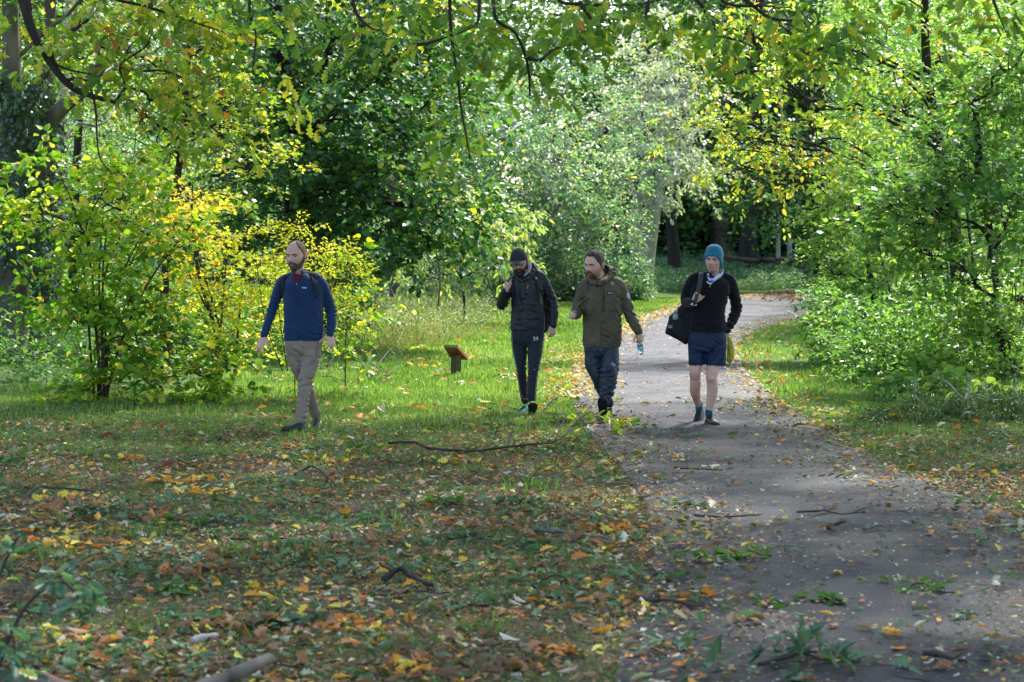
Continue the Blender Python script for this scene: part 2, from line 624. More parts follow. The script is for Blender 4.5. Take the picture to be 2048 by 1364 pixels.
def band(c, rx, ry, z0, z1, th, a0, a1, tilt=0.0, flare=0.0, n=28, lift=0.0):
    """open collar band round the neck; angles measured from the front, a0..a1; lift raises its back"""
    V = []
    for i in range(n + 1):
        a = a0 + (a1 - a0) * i / n
        for (rr, z) in ((0, z0), (flare, z1), (flare - th, z1 - .002), (-th, z0)):
            b = (1 - cos(a)) / 2
            zz = z + lift * b * (1 if z > (z0 + z1) / 2 else .4)
            V.append((c[0] + (rx + rr) * sin(a), c[1] - (ry + rr) * cos(a), c[2] + zz))
    F = []
    for i in range(n):
        for j in range(4):
            k = (j + 1) % 4
            F.append((i * 4 + j, (i + 1) * 4 + j, (i + 1) * 4 + k, i * 4 + k))
    F.append((0, 1, 2, 3)); F.append((n * 4 + 3, n * 4 + 2, n * 4 + 1, n * 4))
    return np.array(V), F

def sub_smooth(V, F): return V, F

BLACK = lambda: mat("black_cloth", (.012, .013, .018), .8, .35, .25, 220)
SKIN = skin_mat()

def person_one():
    D = 21.15
    J = lambda x, y, dy=0: P(x, y, D + dy)
    root = empty("person", G(606, 862), "bearded balding man in a blue zip-neck top and grey trousers striding with both hands out", "person", "men walking towards the camera")
    hd = Head((594.5, 482.0), (590.5, 540.0), D - .02, radians(24), radians(6), radians(0), 1.0, .06)
    nb = J(596, 556, .02)
    fleece = mat("blue_fleece", (.003, .025, .082), .75, .25, .3, 300, .12, 9, sheen=.2)
    khaki = mat("grey_khaki_cotton", (.235, .19, .155), .85, .25, .35, 160, .12, 14)
    sl, el, wl = J(563, 566), J(545, 618, .03), J(528, 671, -.10)
    sr, er, wr = J(641, 565), J(661, 618, .06), J(660, 669, -.06)
    hl, kl, al = J(586, 700, .02), J(607, 757, .10), J(631, 826, .42)     # his right leg, behind
    hr, kr, ar = J(626, 700, 0), J(612, 757, -.10), J(602, 838, -.16)     # his left leg, in front
    body = [hd.grid()] + hd.ears(.001)
    body.append(tube([hd.w(np.array([[0, -.012, -.045]]))[0], J(597, 548, .01), nb, J(606, 580, .02)], [.058, .058, .066, .09], 20))
    body += [tube([J(606, 575, .02), J(606, 620, .02), J(606, 690, .04)], [(.12, .07), (.12, .07), (.12, .06)], 20)]
    for s_, e_, w_ in ((sl, el, wl), (sr, er, wr)):
        body.append(tube([J(606, 568, .02), s_, e_, w_], [.05, .040, .030, .024], 12, sub=1))
    for h_, k_, a_ in ((hl, kl, al), (hr, kr, ar)):
        body.append(tube([h_, k_, a_], [.06, .045, .035], 12))
    body += hand(wl + np.array([0, -.005, -.01]), J(511, 712, -.16) - wl, (.35, .8, -.3), (.9, -.35, -.1), (.10, .06, .06, .12), .17, (.75, -.05), 1.06)
    body += hand(wr + np.array([.003, -.005, -.01]), J(664, 706, -.14) - wr, (-.2, .9, -.3), (-1, -.2, .1), (.20, .10, .10, .16), .20, (1.25, -.05), 1.06)
    bm = remesh(body, .005, 2)
    hv = bvh_of(bm)
    skin_paint(bm, hd, ((0, .5, .8, 1.1, 1.75), (-.046, -.050, -.052, -.03, .0), .75), 5, (.5, .42, .4))
    b = link("body", bm, SKIN, root)
    hd.eyes(root)
    # clothes
    jac = [torso([(681, 568, 648, .118), (668, 567, 648, .122), (640, 568, 646, .122), (612, 567, 646, .125), (588, 565, 648, .13), (568, 563, 645, .12), (556, 574, 634, .095), (548, 582, 618, .07)], D)]
    jac.append(tube([J(598, 552, .02), J(579, 556, .01), sl, J(553, 592, .02), el, J(536, 645, -.04), wl], [.055, .054, .058, .057, .050, .044, .039], 18))
    jac.append(tube([J(606, 552, .02), J(626, 555, .01), sr, J(652, 592, .03), er, J(664, 645, .0), wr], [.055, .054, .060, .062, .057, .048, .041], 18))
    jm = remesh(jac, .007, 5)
    folds(jm, [(el, .13, .007, (.2, 0, 1), .05), (er, .13, .007, (-.2, 0, 1), .05), (J(607, 668), .25, .006, (.5, 0, 1), .07), (J(580, 585, -.1), .1, .005, (1, 0, .8), .06), (J(640, 590, -.1), .1, .005, (-1, 0, .8), .06),
               (wl, .09, .004, (0, 0, 1), .035), (wr, .09, .004, (0, 0, 1), .035)], .0025, 3)
    jv = bvh_of(jm)
    j = link("fleece_top", jm, fleece, root)
    obj("collar", [band(J(597, 549, .01), .070, .078, -.035, .045, .006, .50, 2 * pi - .42, flare=.010, lift=.012)], fleece, j)
    obj("collar_lining", [band(J(597, 549, .01), .063, .071, -.03, .044, .004, .50, 2 * pi - .42, flare=.010, lift=.012)], mat("navy_lining", (.012, .014, .03), .9), j)
    obj("shirt_neck", [patch([(582, 550), (588, 547), (600, 547), (607, 549), (601, 559), (593.5, 566), (587, 560)], jv, .006, 1.2), band(J(596.5, 552, .01), .064, .070, -.03, .012, .008, -pi, pi - .001)], mat("maroon_shirt", (.08, .007, .013), .9), root)
    obj("zip", [line_patch([(593, 566), (592, 585), (591, 610)], .7, jv, .003)], mat("dark_zip", (.01, .02, .05), .5), j)
    obj("zip_pull", [line_patch([(593, 566), (593, 570)], 1.2, jv, .006)], mat("grey_metal", (.5, .5, .5), .35, metal=.8), j)
    obj("brand_label", [patch([(604, 573.8), (613.2, 575), (613, 577.6), (604.2, 576.4)], jv, .004, 1)], mat("pale_label", (.55, .6, .75), .6), j)
    obj("label_lettering", [text_patch("patagonia", 608.6, 575.7, 1.6, jv, .007, .12, 8)], mat("navy_print", (.02, .03, .12), .6), j)
    tr = [torso([(722, 590, 626, .07), (712, 580, 634, .09), (698, 571, 643, .112), (684, 570, 645, .115), (672, 572, 643, .105)], D)]
    tr.append(tube([J(588, 690, .02), J(593, 722, .03), kl, J(620, 795, .26), al + np.array([0, 0, -.005])], [.095, .088, .068, .062, .055], 18))
    tr.append(tube([J(625, 690, 0), J(620, 722, -.04), kr, J(606, 800, -.13), ar + np.array([0, 0, -.01])], [.098, .090, .070, .062, .056], 18))
    tm = remesh(tr, .007, 4)
    folds(tm, [(kl, .15, .009, (.3, 0, 1), .06), (kr, .16, .009, (-.4, 0, 1), .06), (J(607, 700, -.1), .14, .008, (.8, 0, .7), .06), (ar + [0, 0, .08], .12, .010, (.5, 0, 1), .06), (al + [0, 0, .08], .12, .011, (-.3, 0, 1), .05),
               (J(590, 725, 0), .12, .006, (.6, 0, -.8), .07), (J(628, 725, -.05), .12, .006, (-.7, 0, .8), .07)], .003, 8)
    tv = bvh_of(tm)
    t = link("trousers", tm, khaki, root)
    obj("pocket", [line_patch([(600, 708), (610, 712), (632, 714)], .8, tv, .002), line_patch([(637, 682), (632, 700), (634, 714)], .8, tv, .002)], mat("dark_seam", (.07, .06, .05), .9), t)
    dark = mat("black_shoe", (.015, .016, .022), .6, .4, .3, 120)
    shoe(root, ar + np.array([-.01, -.01, -.035]), radians(38), radians(8), dark, mat("shoe_sole_black", (.012, .012, .012), .7), mat("grey_lace", (.25, .25, .24), .8), side_band=mat("dark_midsole", (.05, .05, .055), .7))
    shoe(root, al + np.array([0, 0, -.03]), radians(12), radians(-26), dark, mat("pale_sole", (.42, .33, .3), .7), mat("tan_lace", (.4, .32, .12), .8))
    # hair
    hair = mat("brown_hair", (.13, .085, .06), .7, .3, .8, 160, .3, 40)
    h1 = hd.shell([(0, .16), (.35, .15), (.62, .10), (.8, .062), (1.0, .045), (1.25, .012), (1.5, -.012), (1.8, -.02), (2.3, -.05), (pi, -.06)], .0035, noise=.0018, soft=.04)
    h2 = hd.shell([(0, .100), (.4, .112), (.6, .102), (.8, .07), (1.1, .05), (pi, .0)], .0008, noise=.0022, soft=.03, seed=8)
    obj("hair", [h1, h2], hair, root)
    bl = lambda V, ph: 1 - np.clip(1.4 * np.exp(-(V[:, 0] / .018) ** 2 - ((V[:, 2] + .069) / .0075) ** 2), 0, 1)
    obj("beard", [hd.shell([(0, -.044), (.3, -.047), (.5, -.062), (.8, -.058), (1.1, -.035), (1.35, .0), (1.55, .01), (1.62, -.5), (pi, -.5)], .0055, up=False, noise=.0015, soft=.010, inset=-.006, ex=lambda V, ph: bl(V, ph) * (np.abs(ph) < 1.58), feat=True)], mat("dark_beard", (.12, .078, .060), .8, .2, .8, 200, .3, 50), root)
    eb = []
    for sg in (-1, 1):
        eb.append(tube([hd.on_face(hv, sg * x, z, .001) for x, z in ((.013, .017), (.030, .021), (.048, .017))], [.005, .006, .004], 6))
    obj("eyebrows", eb, mat("dark_beard", (.12, .078, .060)), root)
    # backpack, worn
    bp = empty("backpack", J(608, 640, .25), "dark backpack worn by the man in the blue top, its black straps over his shoulders", "backpack")
    blk = BLACK()
    pk = remesh([tube([J(611, 676, .25), J(611, 640, .26), J(611, 600, .25), J(609, 560, .22)], [(.165, .09), (.18, .11), (.17, .10), (.12, .06)], 24, sq=3)], .01, 3)
    folds(pk, [(J(611, 640, .2), .2, .008, (0, 0, 1), .09)], .003, 4)
    link("pack_body", pk, blk, bp)
    obj("strap", [patch([(566, 551), (573, 549), (570, 560), (568, 572), (566, 590), (562, 600), (558, 594), (561, 575), (562, 562)], jv, .012, 2, .014)], blk, bp)
    obj("strap", [patch([(620, 545), (629, 543), (634, 556), (634, 570), (635, 594), (630, 596), (627, 572), (623, 560)], jv, .012, 2, .014)], blk, bp)
    return root

def person_two():
    D = 23.15
    J = lambda x, y, dy=0: P(x, y, D + dy)
    root = empty("person", G(1056, 828), "man in black cap, glasses, black rain jacket and track pants raising one finger", "person", "men walking towards the camera")
    hd = Head((1035.0, 499.0), (1041.5, 545.5), D - .06, radians(10), radians(20), radians(-7), 1.0, .05)
    hd.k *= 1.02
    blk = mat("black_shell_fabric", (.010, .012, .020), .55, .4, .3, 90, .15, 10)
    nav = mat("black_track_fabric", (.010, .014, .024), .7, .35, .25, 200)
    sl, el, wl = J(1027, 562, .02), J(1003, 611, .02), J(1011, 581, -.22)
    sr, er, wr = J(1082, 556, .04), J(1104, 600, .08), J(1106, 650, .0)
    hl, kl, al = J(1037, 680, .04), J(1042, 737, .06), J(1050, 802, .16)
    hr, kr, ar = J(1073, 680, .0), J(1067, 737, -.10), J(1063, 800, -.12)
    nk = J(1045, 552, .03)
    body = [hd.grid()] + hd.ears(.004)
    body.append(tube([hd.w(np.array([[0, -.02, -.05]]))[0], nk, J(1052, 575, .05)], [.055, .06, .08], 18))
    body += [tube([J(1053, 575, .05), J(1053, 620, .04), J(1054, 680, .04)], [(.11, .06), (.11, .06), (.10, .05)], 20)]
    for s_, e_, w_ in ((sl, el, wl), (sr, er, wr)):
        body.append(tube([J(1053, 566, .04), s_, e_, w_], [.05, .038, .026, .023], 12, sub=1))
    for h_, k_, a_ in ((hl, kl, al), (hr, kr, ar)):
        body.append(tube([h_, k_, a_], [.055, .042, .034], 12))
    hb = wl + np.array([0, -.01, .0])
    body += hand(hb, J(1017, 555, -.28) - hb, (.75, .55, .1), (.35, -.8, .2), (.16, 1.5, 1.6, 1.6), .0, (.15, .30), 1.0, th_curl=.9)
    body += hand(wr + np.array([0, 0, -.005]), J(1106, 676, -.03) - wr, (-.5, .8, 0), (-.9, -.5, 0), (.45, .5, .55, .6), .05, (.5, .2), 1.0)
    bm = remesh(body, .005, 2)
    hv = bvh_of(bm)
    skin_paint(bm, hd, None, 6)
    link("body", bm, SKIN, root)
    hd.eyes(root, 1.0, (.05, .04, .03))
    jac = [torso([(661, 1020, 1090, .11, .02), (650, 1020, 1090, .115, .02), (625, 1022, 1089, .115, .02), (600, 1023, 1087, .12, .02), (575, 1022, 1087, .125, .02), (560, 1025, 1085, .115, .03), (549, 1034, 1072, .085, .04), (543, 1038, 1064, .07, .03)], D)]
    jac.append(tube([J(1045, 556, .03), sl, J(1012, 588, .03), el, J(1005, 598, -.10), wl], [.055, .062, .058, .054, .050, .040], 18))
    jac.append(tube([J(1056, 550, .04), J(1072, 549, .04), sr, J(1095, 580, .06), er, J(1107, 625, .04), wr], [.055, .056, .066, .062, .058, .052, .043], 18))
    jm = remesh(jac, .007, 5)
    folds(jm, [(el, .12, .008, (1, 0, .4), .05), (er, .14, .007, (.3, 0, 1), .06), (J(1055, 640, -.1), .2, .005, (.1, 0, 1), .07), (J(1055, 590, -.1), .2, .005, (1, 0, .1), .09), (J(1085, 575, -.05), .12, .006, (1, 0, .3), .05)], .003, 13)
    jv = bvh_of(jm)
    j = link("jacket", jm, blk, root)
    # hood bunched round the neck, grey lining inside
    col = [tube([J(1031, 549, -.045), J(1037, 557, -.075), J(1045, 562, -.085), J(1055, 557, -.07)], [.02, .024, .024, .022], 12),
           tube([J(1030, 549, -.04), J(1031, 541, .03), J(1045, 536, .12), J(1063, 531, .10), J(1070, 541, .04), J(1062, 551, -.03), J(1052, 559, -.07)], [.02, .024, .035, .036, .034, .03, .02], 14)]
    cm = remesh(col, .006, 3)
    folds(cm, [(J(1066, 540, .03), .08, .008, (1, 0, .5), .03)], .003, 5)
    link("hood", cm, blk, j)
    obj("hood_lining", [tube([J(1034, 553, -.055), J(1033, 546, -.02)], [.010, .014], 10), tube([J(1049, 551, -.068), J(1056, 543, -.045), J(1060, 533, .0), J(1057, 527, .05)], [(.013, .008), (.020, .01), (.022, .012), (.014, .012)], 12, (1, 0, .7))], mat("grey_lining", (.33, .36, .42), .9, bump=.4), j)
    obj("zip", [line_patch([(1045, 566), (1048, 600), (1050, 660)], .8, jv, .003)], mat("grey_zip", (.06, .065, .08), .5), j)
    orange = mat("orange_pull", (.55, .27, .02), .6)
    obj("zip_pull", [line_patch([(1044.8, 559), (1045.2, 567)], 1.6, jv, .012)], orange, j)
    obj("zip_pull", [line_patch([(1056.5, 570), (1054.5, 577.5)], 1.6, jv, .008)], orange, j)
    obj("zip_pull", [line_patch([(1081, 598), (1083, 606)], 1.4, jv, .008)], orange, j)
    obj("chest_lettering", [text_patch("RAB", 1067.3, 562.8, 2.2, jv, .004, .05, 7)], mat("dim_print", (.16, .2, .24), .6), j)
    tr = [torso([(694, 1038, 1074, .06, .02), (686, 1025, 1086, .085, .02), (678, 1022, 1089, .10, .02), (664, 1022, 1089, .105, .02), (650, 1026, 1085, .09, .02)], D)]
    tr.append(tube([J(1038, 676, .03), J(1040, 705, .05), kl, J(1046, 775, .12), al], [.085, .080, .056, .048, .040], 18))
    tr.append(tube([J(1072, 676, .01), J(1070, 705, -.04), kr, J(1064, 770, -.12), ar], [.088, .084, .062, .054, .044], 18))
    tm = remesh(tr, .007, 4)
    folds(tm, [(kl, .12, .006, (.2, 0, 1), .05), (kr, .13, .006, (-.3, 0, 1), .05), (J(1056, 685, -.05), .12, .005, (.9, 0, .6), .06), (ar + [0, 0, .06], .1, .005, (0, 0, 1), .04), (al + [0, 0, .06], .1, .005, (0, 0, 1), .04)], .002, 18)
    tv = bvh_of(tm)
    t = link("track_pants", tm, nav, root)
    gs = mat("grey_piping", (.22, .23, .26), .7)
    for x0, dx in ((1005, .5), (1105, -.5)):
        pl = []
        for yy in range(668, 800, 8):
            x = x0
            while tv.ray_cast(CO, ray(x, yy))[0] is None and abs(x - x0) < 70: x += dx
            pl.append((x + dx * 3.2, yy))
        obj("side_stripe", [line_patch(pl, 1.3, tv, .003)], gs, t)
    wp = mat("white_print", (.75, .77, .82), .6)
    lg = []
    for sg in (-1, 1):   # crossed-arcs emblem
        cx = 1071.4
        lg.append(line_patch([(cx + sg * 4.2, 673.6), (cx + sg * 2.2, 676.2), (cx + sg * 4.2, 679.0)], 1.7, tv, .004))
    lg.append(line_patch([(1068.2, 676.6), (1071.4, 675.6), (1074.6, 676.6)], 1.1, tv, .0045))
    lg.append(line_patch([(1066.2, 681.0), (1071, 680.3), (1076.4, 679.6)], .8, tv, .004))
    obj("thigh_emblem", lg, wp, t)
    teal = mat("teal_knit", (.012, .10, .13), .8, .3, .4, 200, .2, 30)
    blks = mat("shoe_sole_black", (.012, .012, .012), .7)
    yel = mat("lime_midsole", (.5, .55, .08), .6)
    shoe(root, ar + np.array([0, -.01, -.035]), radians(-3), radians(24), teal, blks, mat("teal_lace", (.02, .05, .06), .8), L=.29, side_band=yel)
    shoe(root, al + np.array([0, 0, -.055]), radians(16), radians(3), teal, mat("blue_sole", (.05, .2, .25), .7), mat("teal_lace", (.02, .05, .06), .8), side_band=yel)
    # cap
    cap_m = mat("black_cap_cotton", (.022, .024, .030), .85, .3, .3, 200)
    c = obj("cap", [hd.shell([(0, .034), (.5, .029), (.9, .017), (1.3, .008), (1.8, .0), (pi, -.01)], .009, noise=0, soft=.006, inset=-.02, top=.004)], cap_m, root)
    V = []
    na, nr = 22, 6
    for i in range(na + 1):
        a = -1.12 + 2.24 * i / na
        for k in range(nr + 1):
            q = k / nr
            ext = .070 * max(0, cos(a * 1.28)) ** .5
            x = sin(a) * (.084 + q * ext * .30); f = cos(a) * .094 + q * (ext + .006)
            z = .046 - .014 * q - 4.2 * x * x
            V.append((x, f, z))
    V = np.array(V); n0 = len(V)
    V2 = V - np.array([0, 0, .004])
    F = []
    st = nr + 1
    for i in range(na):
        for k in range(nr):
            a = i * st + k
            F.append((a, a + 1, a + st + 1, a + st)); F.append((a + n0, a + st + n0, a + st + 1 + n0, a + 1 + n0))
    bd = [i * st + nr for i in range(na + 1)]
    for i in range(na): F.append((bd[i], bd[i] + n0, bd[i + 1] + n0, bd[i + 1]))
    obj("brim", [(hd.w(np.vstack([V, V2])), F)], mat('brim_sheen_grey', (.05, .052, .06), .6, .4, .3, 200), c)  # lighter grey than the cap, the peak's sheen put into its colour
    ex = lambda V, ph: (1 - np.clip(1.4 * np.exp(-(V[:, 0] / .018) ** 2 - ((V[:, 2] + .069) / .0075) ** 2), 0, 1)) * (np.abs(ph) < 1.6)
    dk = mat("black_beard", (.040, .030, .026), .8, .2, .8, 200)
    obj("beard", [hd.shell([(0, -.043), (.3, -.046), (.5, -.064), (.8, -.058), (1.1, -.038), (1.35, .0), (1.55, .02), (pi, -.5)], .008, up=False, noise=.002, soft=.010, inset=-.006, ex=ex, feat=True)], dk, root)
    obj("hair", [hd.shell([(0, .2), (1.0, .2), (1.15, .02), (1.4, -.005), (1.9, -.03), (2.4, -.05), (pi, -.06)], .004, noise=.001, soft=.015)], dk, root)
    gl = []
    for sg in (-1, 1):
        cpt = [(sg * .033 + .021 * cos(a), .098, -.006 + .018 * sin(a)) for a in np.linspace(0, 2 * pi, 19)]
        gl.append(tube(hd.w(np.array(cpt)), [.0018] * 19, 6, (0, 1, 0), 1))
        gl.append(tube(hd.w(np.array([(sg * .054, .097, -.002), (sg * .072, .06, .0), (sg * .081, .0, .0)])), [.0018] * 3, 6, (0, 0, 1), 3))
    gl.append(tube(hd.w(np.array([(-.012, .098, -.002), (0, .101, .002), (.012, .098, -.002)])), [.0018] * 3, 6, (0, 1, 0), 3))
    obj("glasses", gl, mat("dark_frame", (.03, .015, .012), .35), root)
    # backpack
    bp = empty("backpack", J(1075, 650, .28), "black and blue backpack worn by the man in the black cap", "backpack")
    bk = BLACK()
    pk = remesh([tube([J(1074, 655, .24), J(1074, 625, .27), J(1072, 590, .27), J(1066, 552, .20)], [(.13, .09), (.16, .12), (.15, .11), (.10, .05)], 24, sq=3)], .01, 3)
    folds(pk, [(J(1080, 620, .2), .2, .008, (.4, 0, 1), .06)], .003, 24)
    link("pack_body", pk, bk, bp)
    pv = bvh_of(pk)
    obj("side_panel", [patch([(1086, 590), (1098, 603), (1097.5, 614), (1087, 609)], pv, .006, 2)], mat("blue_nylon", (.03, .10, .30), .5), bp)
    obj("piping", [line_patch([(1087, 600), (1097.5, 608)], 1.2, pv, .009), line_patch([(1088, 586), (1091, 593)], 2.2, pv, .009)], mat("pale_blue", (.25, .5, .65), .5), bp)
    obj("strap", [patch([(1064, 545), (1071, 543), (1076, 556), (1077, 572), (1080, 596), (1077, 597), (1073, 575), (1069, 558)], jv, .014, 2, .016)], bk, bp)
    obj("strap", [patch([(1022, 562), (1026, 558), (1027, 575), (1029, 592), (1026, 594), (1023, 578)], jv, .012, 2, .014)], bk, bp)
    obj("buckle", [patch([(1069.5, 556), (1074.5, 556), (1075, 560), (1070, 560)], jv, .028, 1.5, .012)], mat("shiny_buckle", (.03, .03, .035), .25), bp)
    return root

def person_three():
    D = 22.75
    J = lambda x, y, dy=0: P(x, y, D + dy)
    root = empty("person", G(1211, 836), "man in an olive hooded jacket and navy trousers, talking with his head turned aside", "person", "men walking towards the camera")
    hd = Head((1190.5, 502.5), (1186.5, 555.5), D - .04, radians(38), radians(10), radians(3), 1.02, .10)
    ol = mat("olive_waxed_cotton", (.090, .073, .046), .7, .35, .35, 120, .18, 9)
    nav = mat("navy_nylon", (.010, .020, .042), .5, .45, .25, 90, .12, 10)
    sl, el, wl = J(1170, 572, .02), J(1153, 622, .02), J(1146, 631, -.22)
    sr, er, wr = J(1237, 570, .04), J(1258, 626, .06), J(1277, 664, -.02)
    hl, kl, al = J(1184, 705, .02), J(1196, 757, .02), J(1218, 806, .22)
    hr, kr, ar = J(1222, 705, .0), J(1218, 752, -.08), J(1208, 805, -.10)
    body = [hd.grid()] + hd.ears(.002)
    body.append(tube([hd.w(np.array([[0, -.02, -.05]]))[0], J(1200, 558, .03), J(1203, 580, .05)], [.06, .068, .09], 18))
    body += [tube([J(1203, 580, .05), J(1203, 620, .04), J(1204, 690, .04)], [(.12, .07), (.13, .07), (.12, .06)], 20)]
    for s_, e_, w_ in ((sl, el, wl), (sr, er, wr)):
        body.append(tube([J(1203, 575, .04), s_, e_, w_], [.05, .038, .028, .025], 12, sub=1))
    for h_, k_, a_ in ((hl, kl, al), (hr, kr, ar)):
        body.append(tube([h_, k_, a_], [.06, .05, .038], 12))
    w1 = wl + np.array([0, -.03, 0])
    body += hand(w1, np.array([-.30, -.75, .06]), (.8, -.3, -.3), (.15, -.1, .9), (.65, .75, .8, .85), .03, (.45, .5), 1.05)
    w2 = wr + np.array([.004, -.01, -.006])
    body += hand(w2, J(1283, 688, -.06) - w2, (-.35, -.9, 0), (-.9, .3, -.1), (.75, .85, .85, .8), .03, (.55, .7), 1.05, th_curl=.6)
    bm = remesh(body, .005, 2)
    hv = bvh_of(bm)
    skin_paint(bm, hd, ((0, .3, .5, .8, 1.1, 1.5, 1.75), (-.046, -.05, -.055, -.045, -.03, .0, .0), .75), 7, (.55, .40, .32))
    link("body", bm, SKIN, root)
    hd.eyes(root, 1.0)
    jac = [torso([(694, 1166.5, 1241, .13, .02), (684, 1165.5, 1243, .135, .02), (660, 1166, 1244, .135, .02), (630, 1166, 1243, .135, .02), (600, 1165, 1243, .135, .02), (580, 1165, 1241, .13, .02), (567, 1171, 1233, .11, .03), (557, 1180, 1220, .085, .04)], D)]
    jac.append(tube([J(1196, 566, .04), J(1180, 566, .03), sl, J(1160, 598, .03), el, J(1151, 628, -.08), wl], [.058, .062, .072, .068, .062, .055, .046], 18))
    jac.append(tube([J(1206, 562, .04), J(1226, 564, .04), sr, J(1249, 600, .06), er, J(1268, 646, .02), wr], [.058, .062, .074, .070, .066, .056, .048], 18))
    jm = remesh(jac, .007, 4)
    folds(jm, [(el, .13, .010, (1, 0, .5), .06), (er, .14, .010, (.5, 0, 1), .055), (wr + [0, 0, .08], .1, .008, (.5, 0, 1), .045), (J(1225, 670, -.1), .16, .009, (.4, 0, 1), .06), (J(1190, 610, -.1), .2, .005, (1, 0, .1), .10),
               (J(1240, 610, -.05), .14, .008, (.7, 0, .7), .06), (J(1175, 600, -.08), .13, .008, (-.7, 0, .7), .06)], .0035, 23)
    jv = bvh_of(jm)
    j = link("jacket", jm, ol, root)
    col = [tube([J(1179, 558, -.05), J(1186, 565, -.10), J(1196, 567, -.11), J(1207, 563, -.09), J(1215, 556, -.02)], [.026, .032, .032, .034, .034], 14),
           tube([J(1214, 556, -.03), J(1221, 548, .05), J(1222, 542, .12), J(1210, 538, .17), J(1193, 545, .16), J(1181, 553, .06), J(1178, 558, -.03)], [.034, .044, .046, .045, .04, .03, .026], 14),
           tube([J(1217, 541, .03), J(1226, 538, .06), J(1228, 546, .08), J(1222, 556, .06)], [.018, .022, .024, .02], 12)]
    cm = remesh(col, .006, 3)
    folds(cm, [(J(1222, 545, .03), .1, .010, (1, 0, 1), .04), (J(1200, 565, -.1), .1, .007, (1, 0, .3), .04)], .003, 25)
    hv2 = bvh_of(cm)
    link("hood", cm, ol, j)
    obj("hood_lining", [tube([J(1209, 530, .02), J(1214, 536, .03), J(1215, 546, .0), J(1210, 554, -.03)], [(.012, .01), (.022, .012), (.026, .014), (.014, .01)], 12)], mat("black_lining", (.008, .008, .008), .95), j)
    seam = mat("olive_seam", (.028, .024, .016), .8)
    obj("zip_flap", [patch([(1186, 572), (1204, 570), (1204, 620), (1202, 693), (1188, 692), (1190, 640)], jv, .006, 3)], ol, j)
    obj("seams", [line_patch([(1176, 592), (1172, 606), (1170, 622)], .7, jv, .003), line_patch([(1211, 582), (1238, 584)], .7, jv, .003), line_patch([(1212, 624), (1236, 622)], .7, jv, .003), line_patch([(1168, 628), (1185, 630)], .7, jv, .003), line_patch([(1167, 688), (1200, 690), (1240, 685)], .6, jv, .003)], seam, j)
    obj("chest_zip", [line_patch([(1208, 576), (1207.5, 600), (1206.5, 621)], 2.0, jv, .006)], mat("black_zip", (.01, .012, .016), .5), j)
    obj("drawcord", [tube([hit(jv, 1177, 558, .02)[0], hit(jv, 1176, 570, .016)[0], hit(jv, 1174, 586, .016)[0]], [.004, .003, .003], 6), ellipsoid(hit(jv, 1176.5, 560, .02)[0], (.008, .008, .012), 8)], BLACK(), j)
    b = obj("chest_badge", [patch([(1215, 583.4), (1224.6, 583.4), (1224.6, 589.4), (1215, 589.4)], jv, .006, 1.5)], mat("navy_badge", (.01, .012, .05), .6), j)
    obj("badge_lettering", [text_patch("SBM", 1219.9, 586.2, 3.0, jv, .010, 0, 7.6)], mat("white_print", (.75, .77, .82)), b)
    ap = []
    for k in range(14):
        a = 2 * pi * k / 14
        ap.append((1256.5 + 2.6 * cos(a) + 1.4 * sin(a), 591.5 + 6.2 * sin(a)))
    obj("sleeve_badge", [patch(ap, jv, .005, 1.5)], mat("lilac_badge", (.42, .44, .68), .6), j)
    obj("cuff", [tube([wr + nrm(er - wr) * .02, wr + nrm(wr - er) * .018], [.044, .042], 16, cap=False)], mat("black_lining", (.008, .008, .008)), root)
    tr = [torso([(712, 1170, 1236, .10, .02), (700, 1168, 1238, .115, .02), (686, 1170, 1237, .115, .02), (676, 1174, 1234, .10, .02)], D)]
    tr.append(tube([J(1186, 695, .02), J(1186, 728, .02), kl, J(1207, 785, .12), al], [.092, .086, .072, .066, .054], 18))
    tr.append(tube([J(1220, 695, .01), J(1220, 728, -.03), kr, J(1215, 775, -.08), ar], [.096, .098, .092, .084, .058], 18))
    tm = remesh(tr, .007, 4)
    folds(tm, [(kl, .13, .009, (.2, 0, 1), .06), (kr, .14, .012, (-.4, 0, 1), .06), (J(1215, 785, -.08), .13, .012, (.6, 0, .9), .055), (ar + [0, 0, .08], .12, .010, (-.5, 0, 1), .045), (J(1203, 712, -.08), .12, .007, (.9, 0, .7), .06)], .0035, 28)
    tv = bvh_of(tm)
    t = link("trousers", tm, nav, root)
    obj("thigh_lettering", [text_patch("OWL", 1226.5, 729.5, 5.5, tv, .005, .75, 10)], mat("white_print", (.75, .77, .82)), t)
    gry = mat("charcoal_boot", (.022, .024, .030), .55, .4, .3, 110)
    sb = mat("shoe_sole_black", (.012, .012, .012), .7)
    shoe(root, ar + np.array([-.015, -.02, -.02]), radians(4), radians(40), gry, sb, BLACK(), L=.30, k=1.04)
    shoe(root, al + np.array([.01, .02, -.055]), radians(-8), radians(2), gry, sb, BLACK(), L=.30)
    hair = mat("dark_brown_hair", (.045, .030, .026), .65, .35, .9, 140, .3, 40)
    obj("hair", [hd.shell([(0, .082), (.35, .086), (.6, .082), (.8, .066), (.95, .04), (1.15, .022), (1.35, .0), (1.5, -.018), (1.8, -.02), (2.3, -.05), (pi, -.065)], .006, noise=.003, soft=.010, top=.008)], hair, root)
    ex = lambda V, ph: (1 - np.clip(1.4 * np.exp(-(V[:, 0] / .019) ** 2 - ((V[:, 2] + .069) / .008) ** 2), 0, 1)) * (np.abs(ph) < .85)
    obj("beard", [hd.shell([(0, -.043), (.28, -.046), (.42, -.065), (.8, -.085), (pi, -.5)], .005, up=False, noise=.0015, soft=.010, inset=-.006, ex=ex, feat=True)], mat("auburn_beard", (.13, .066, .042), .8, .2, .8, 200), root)
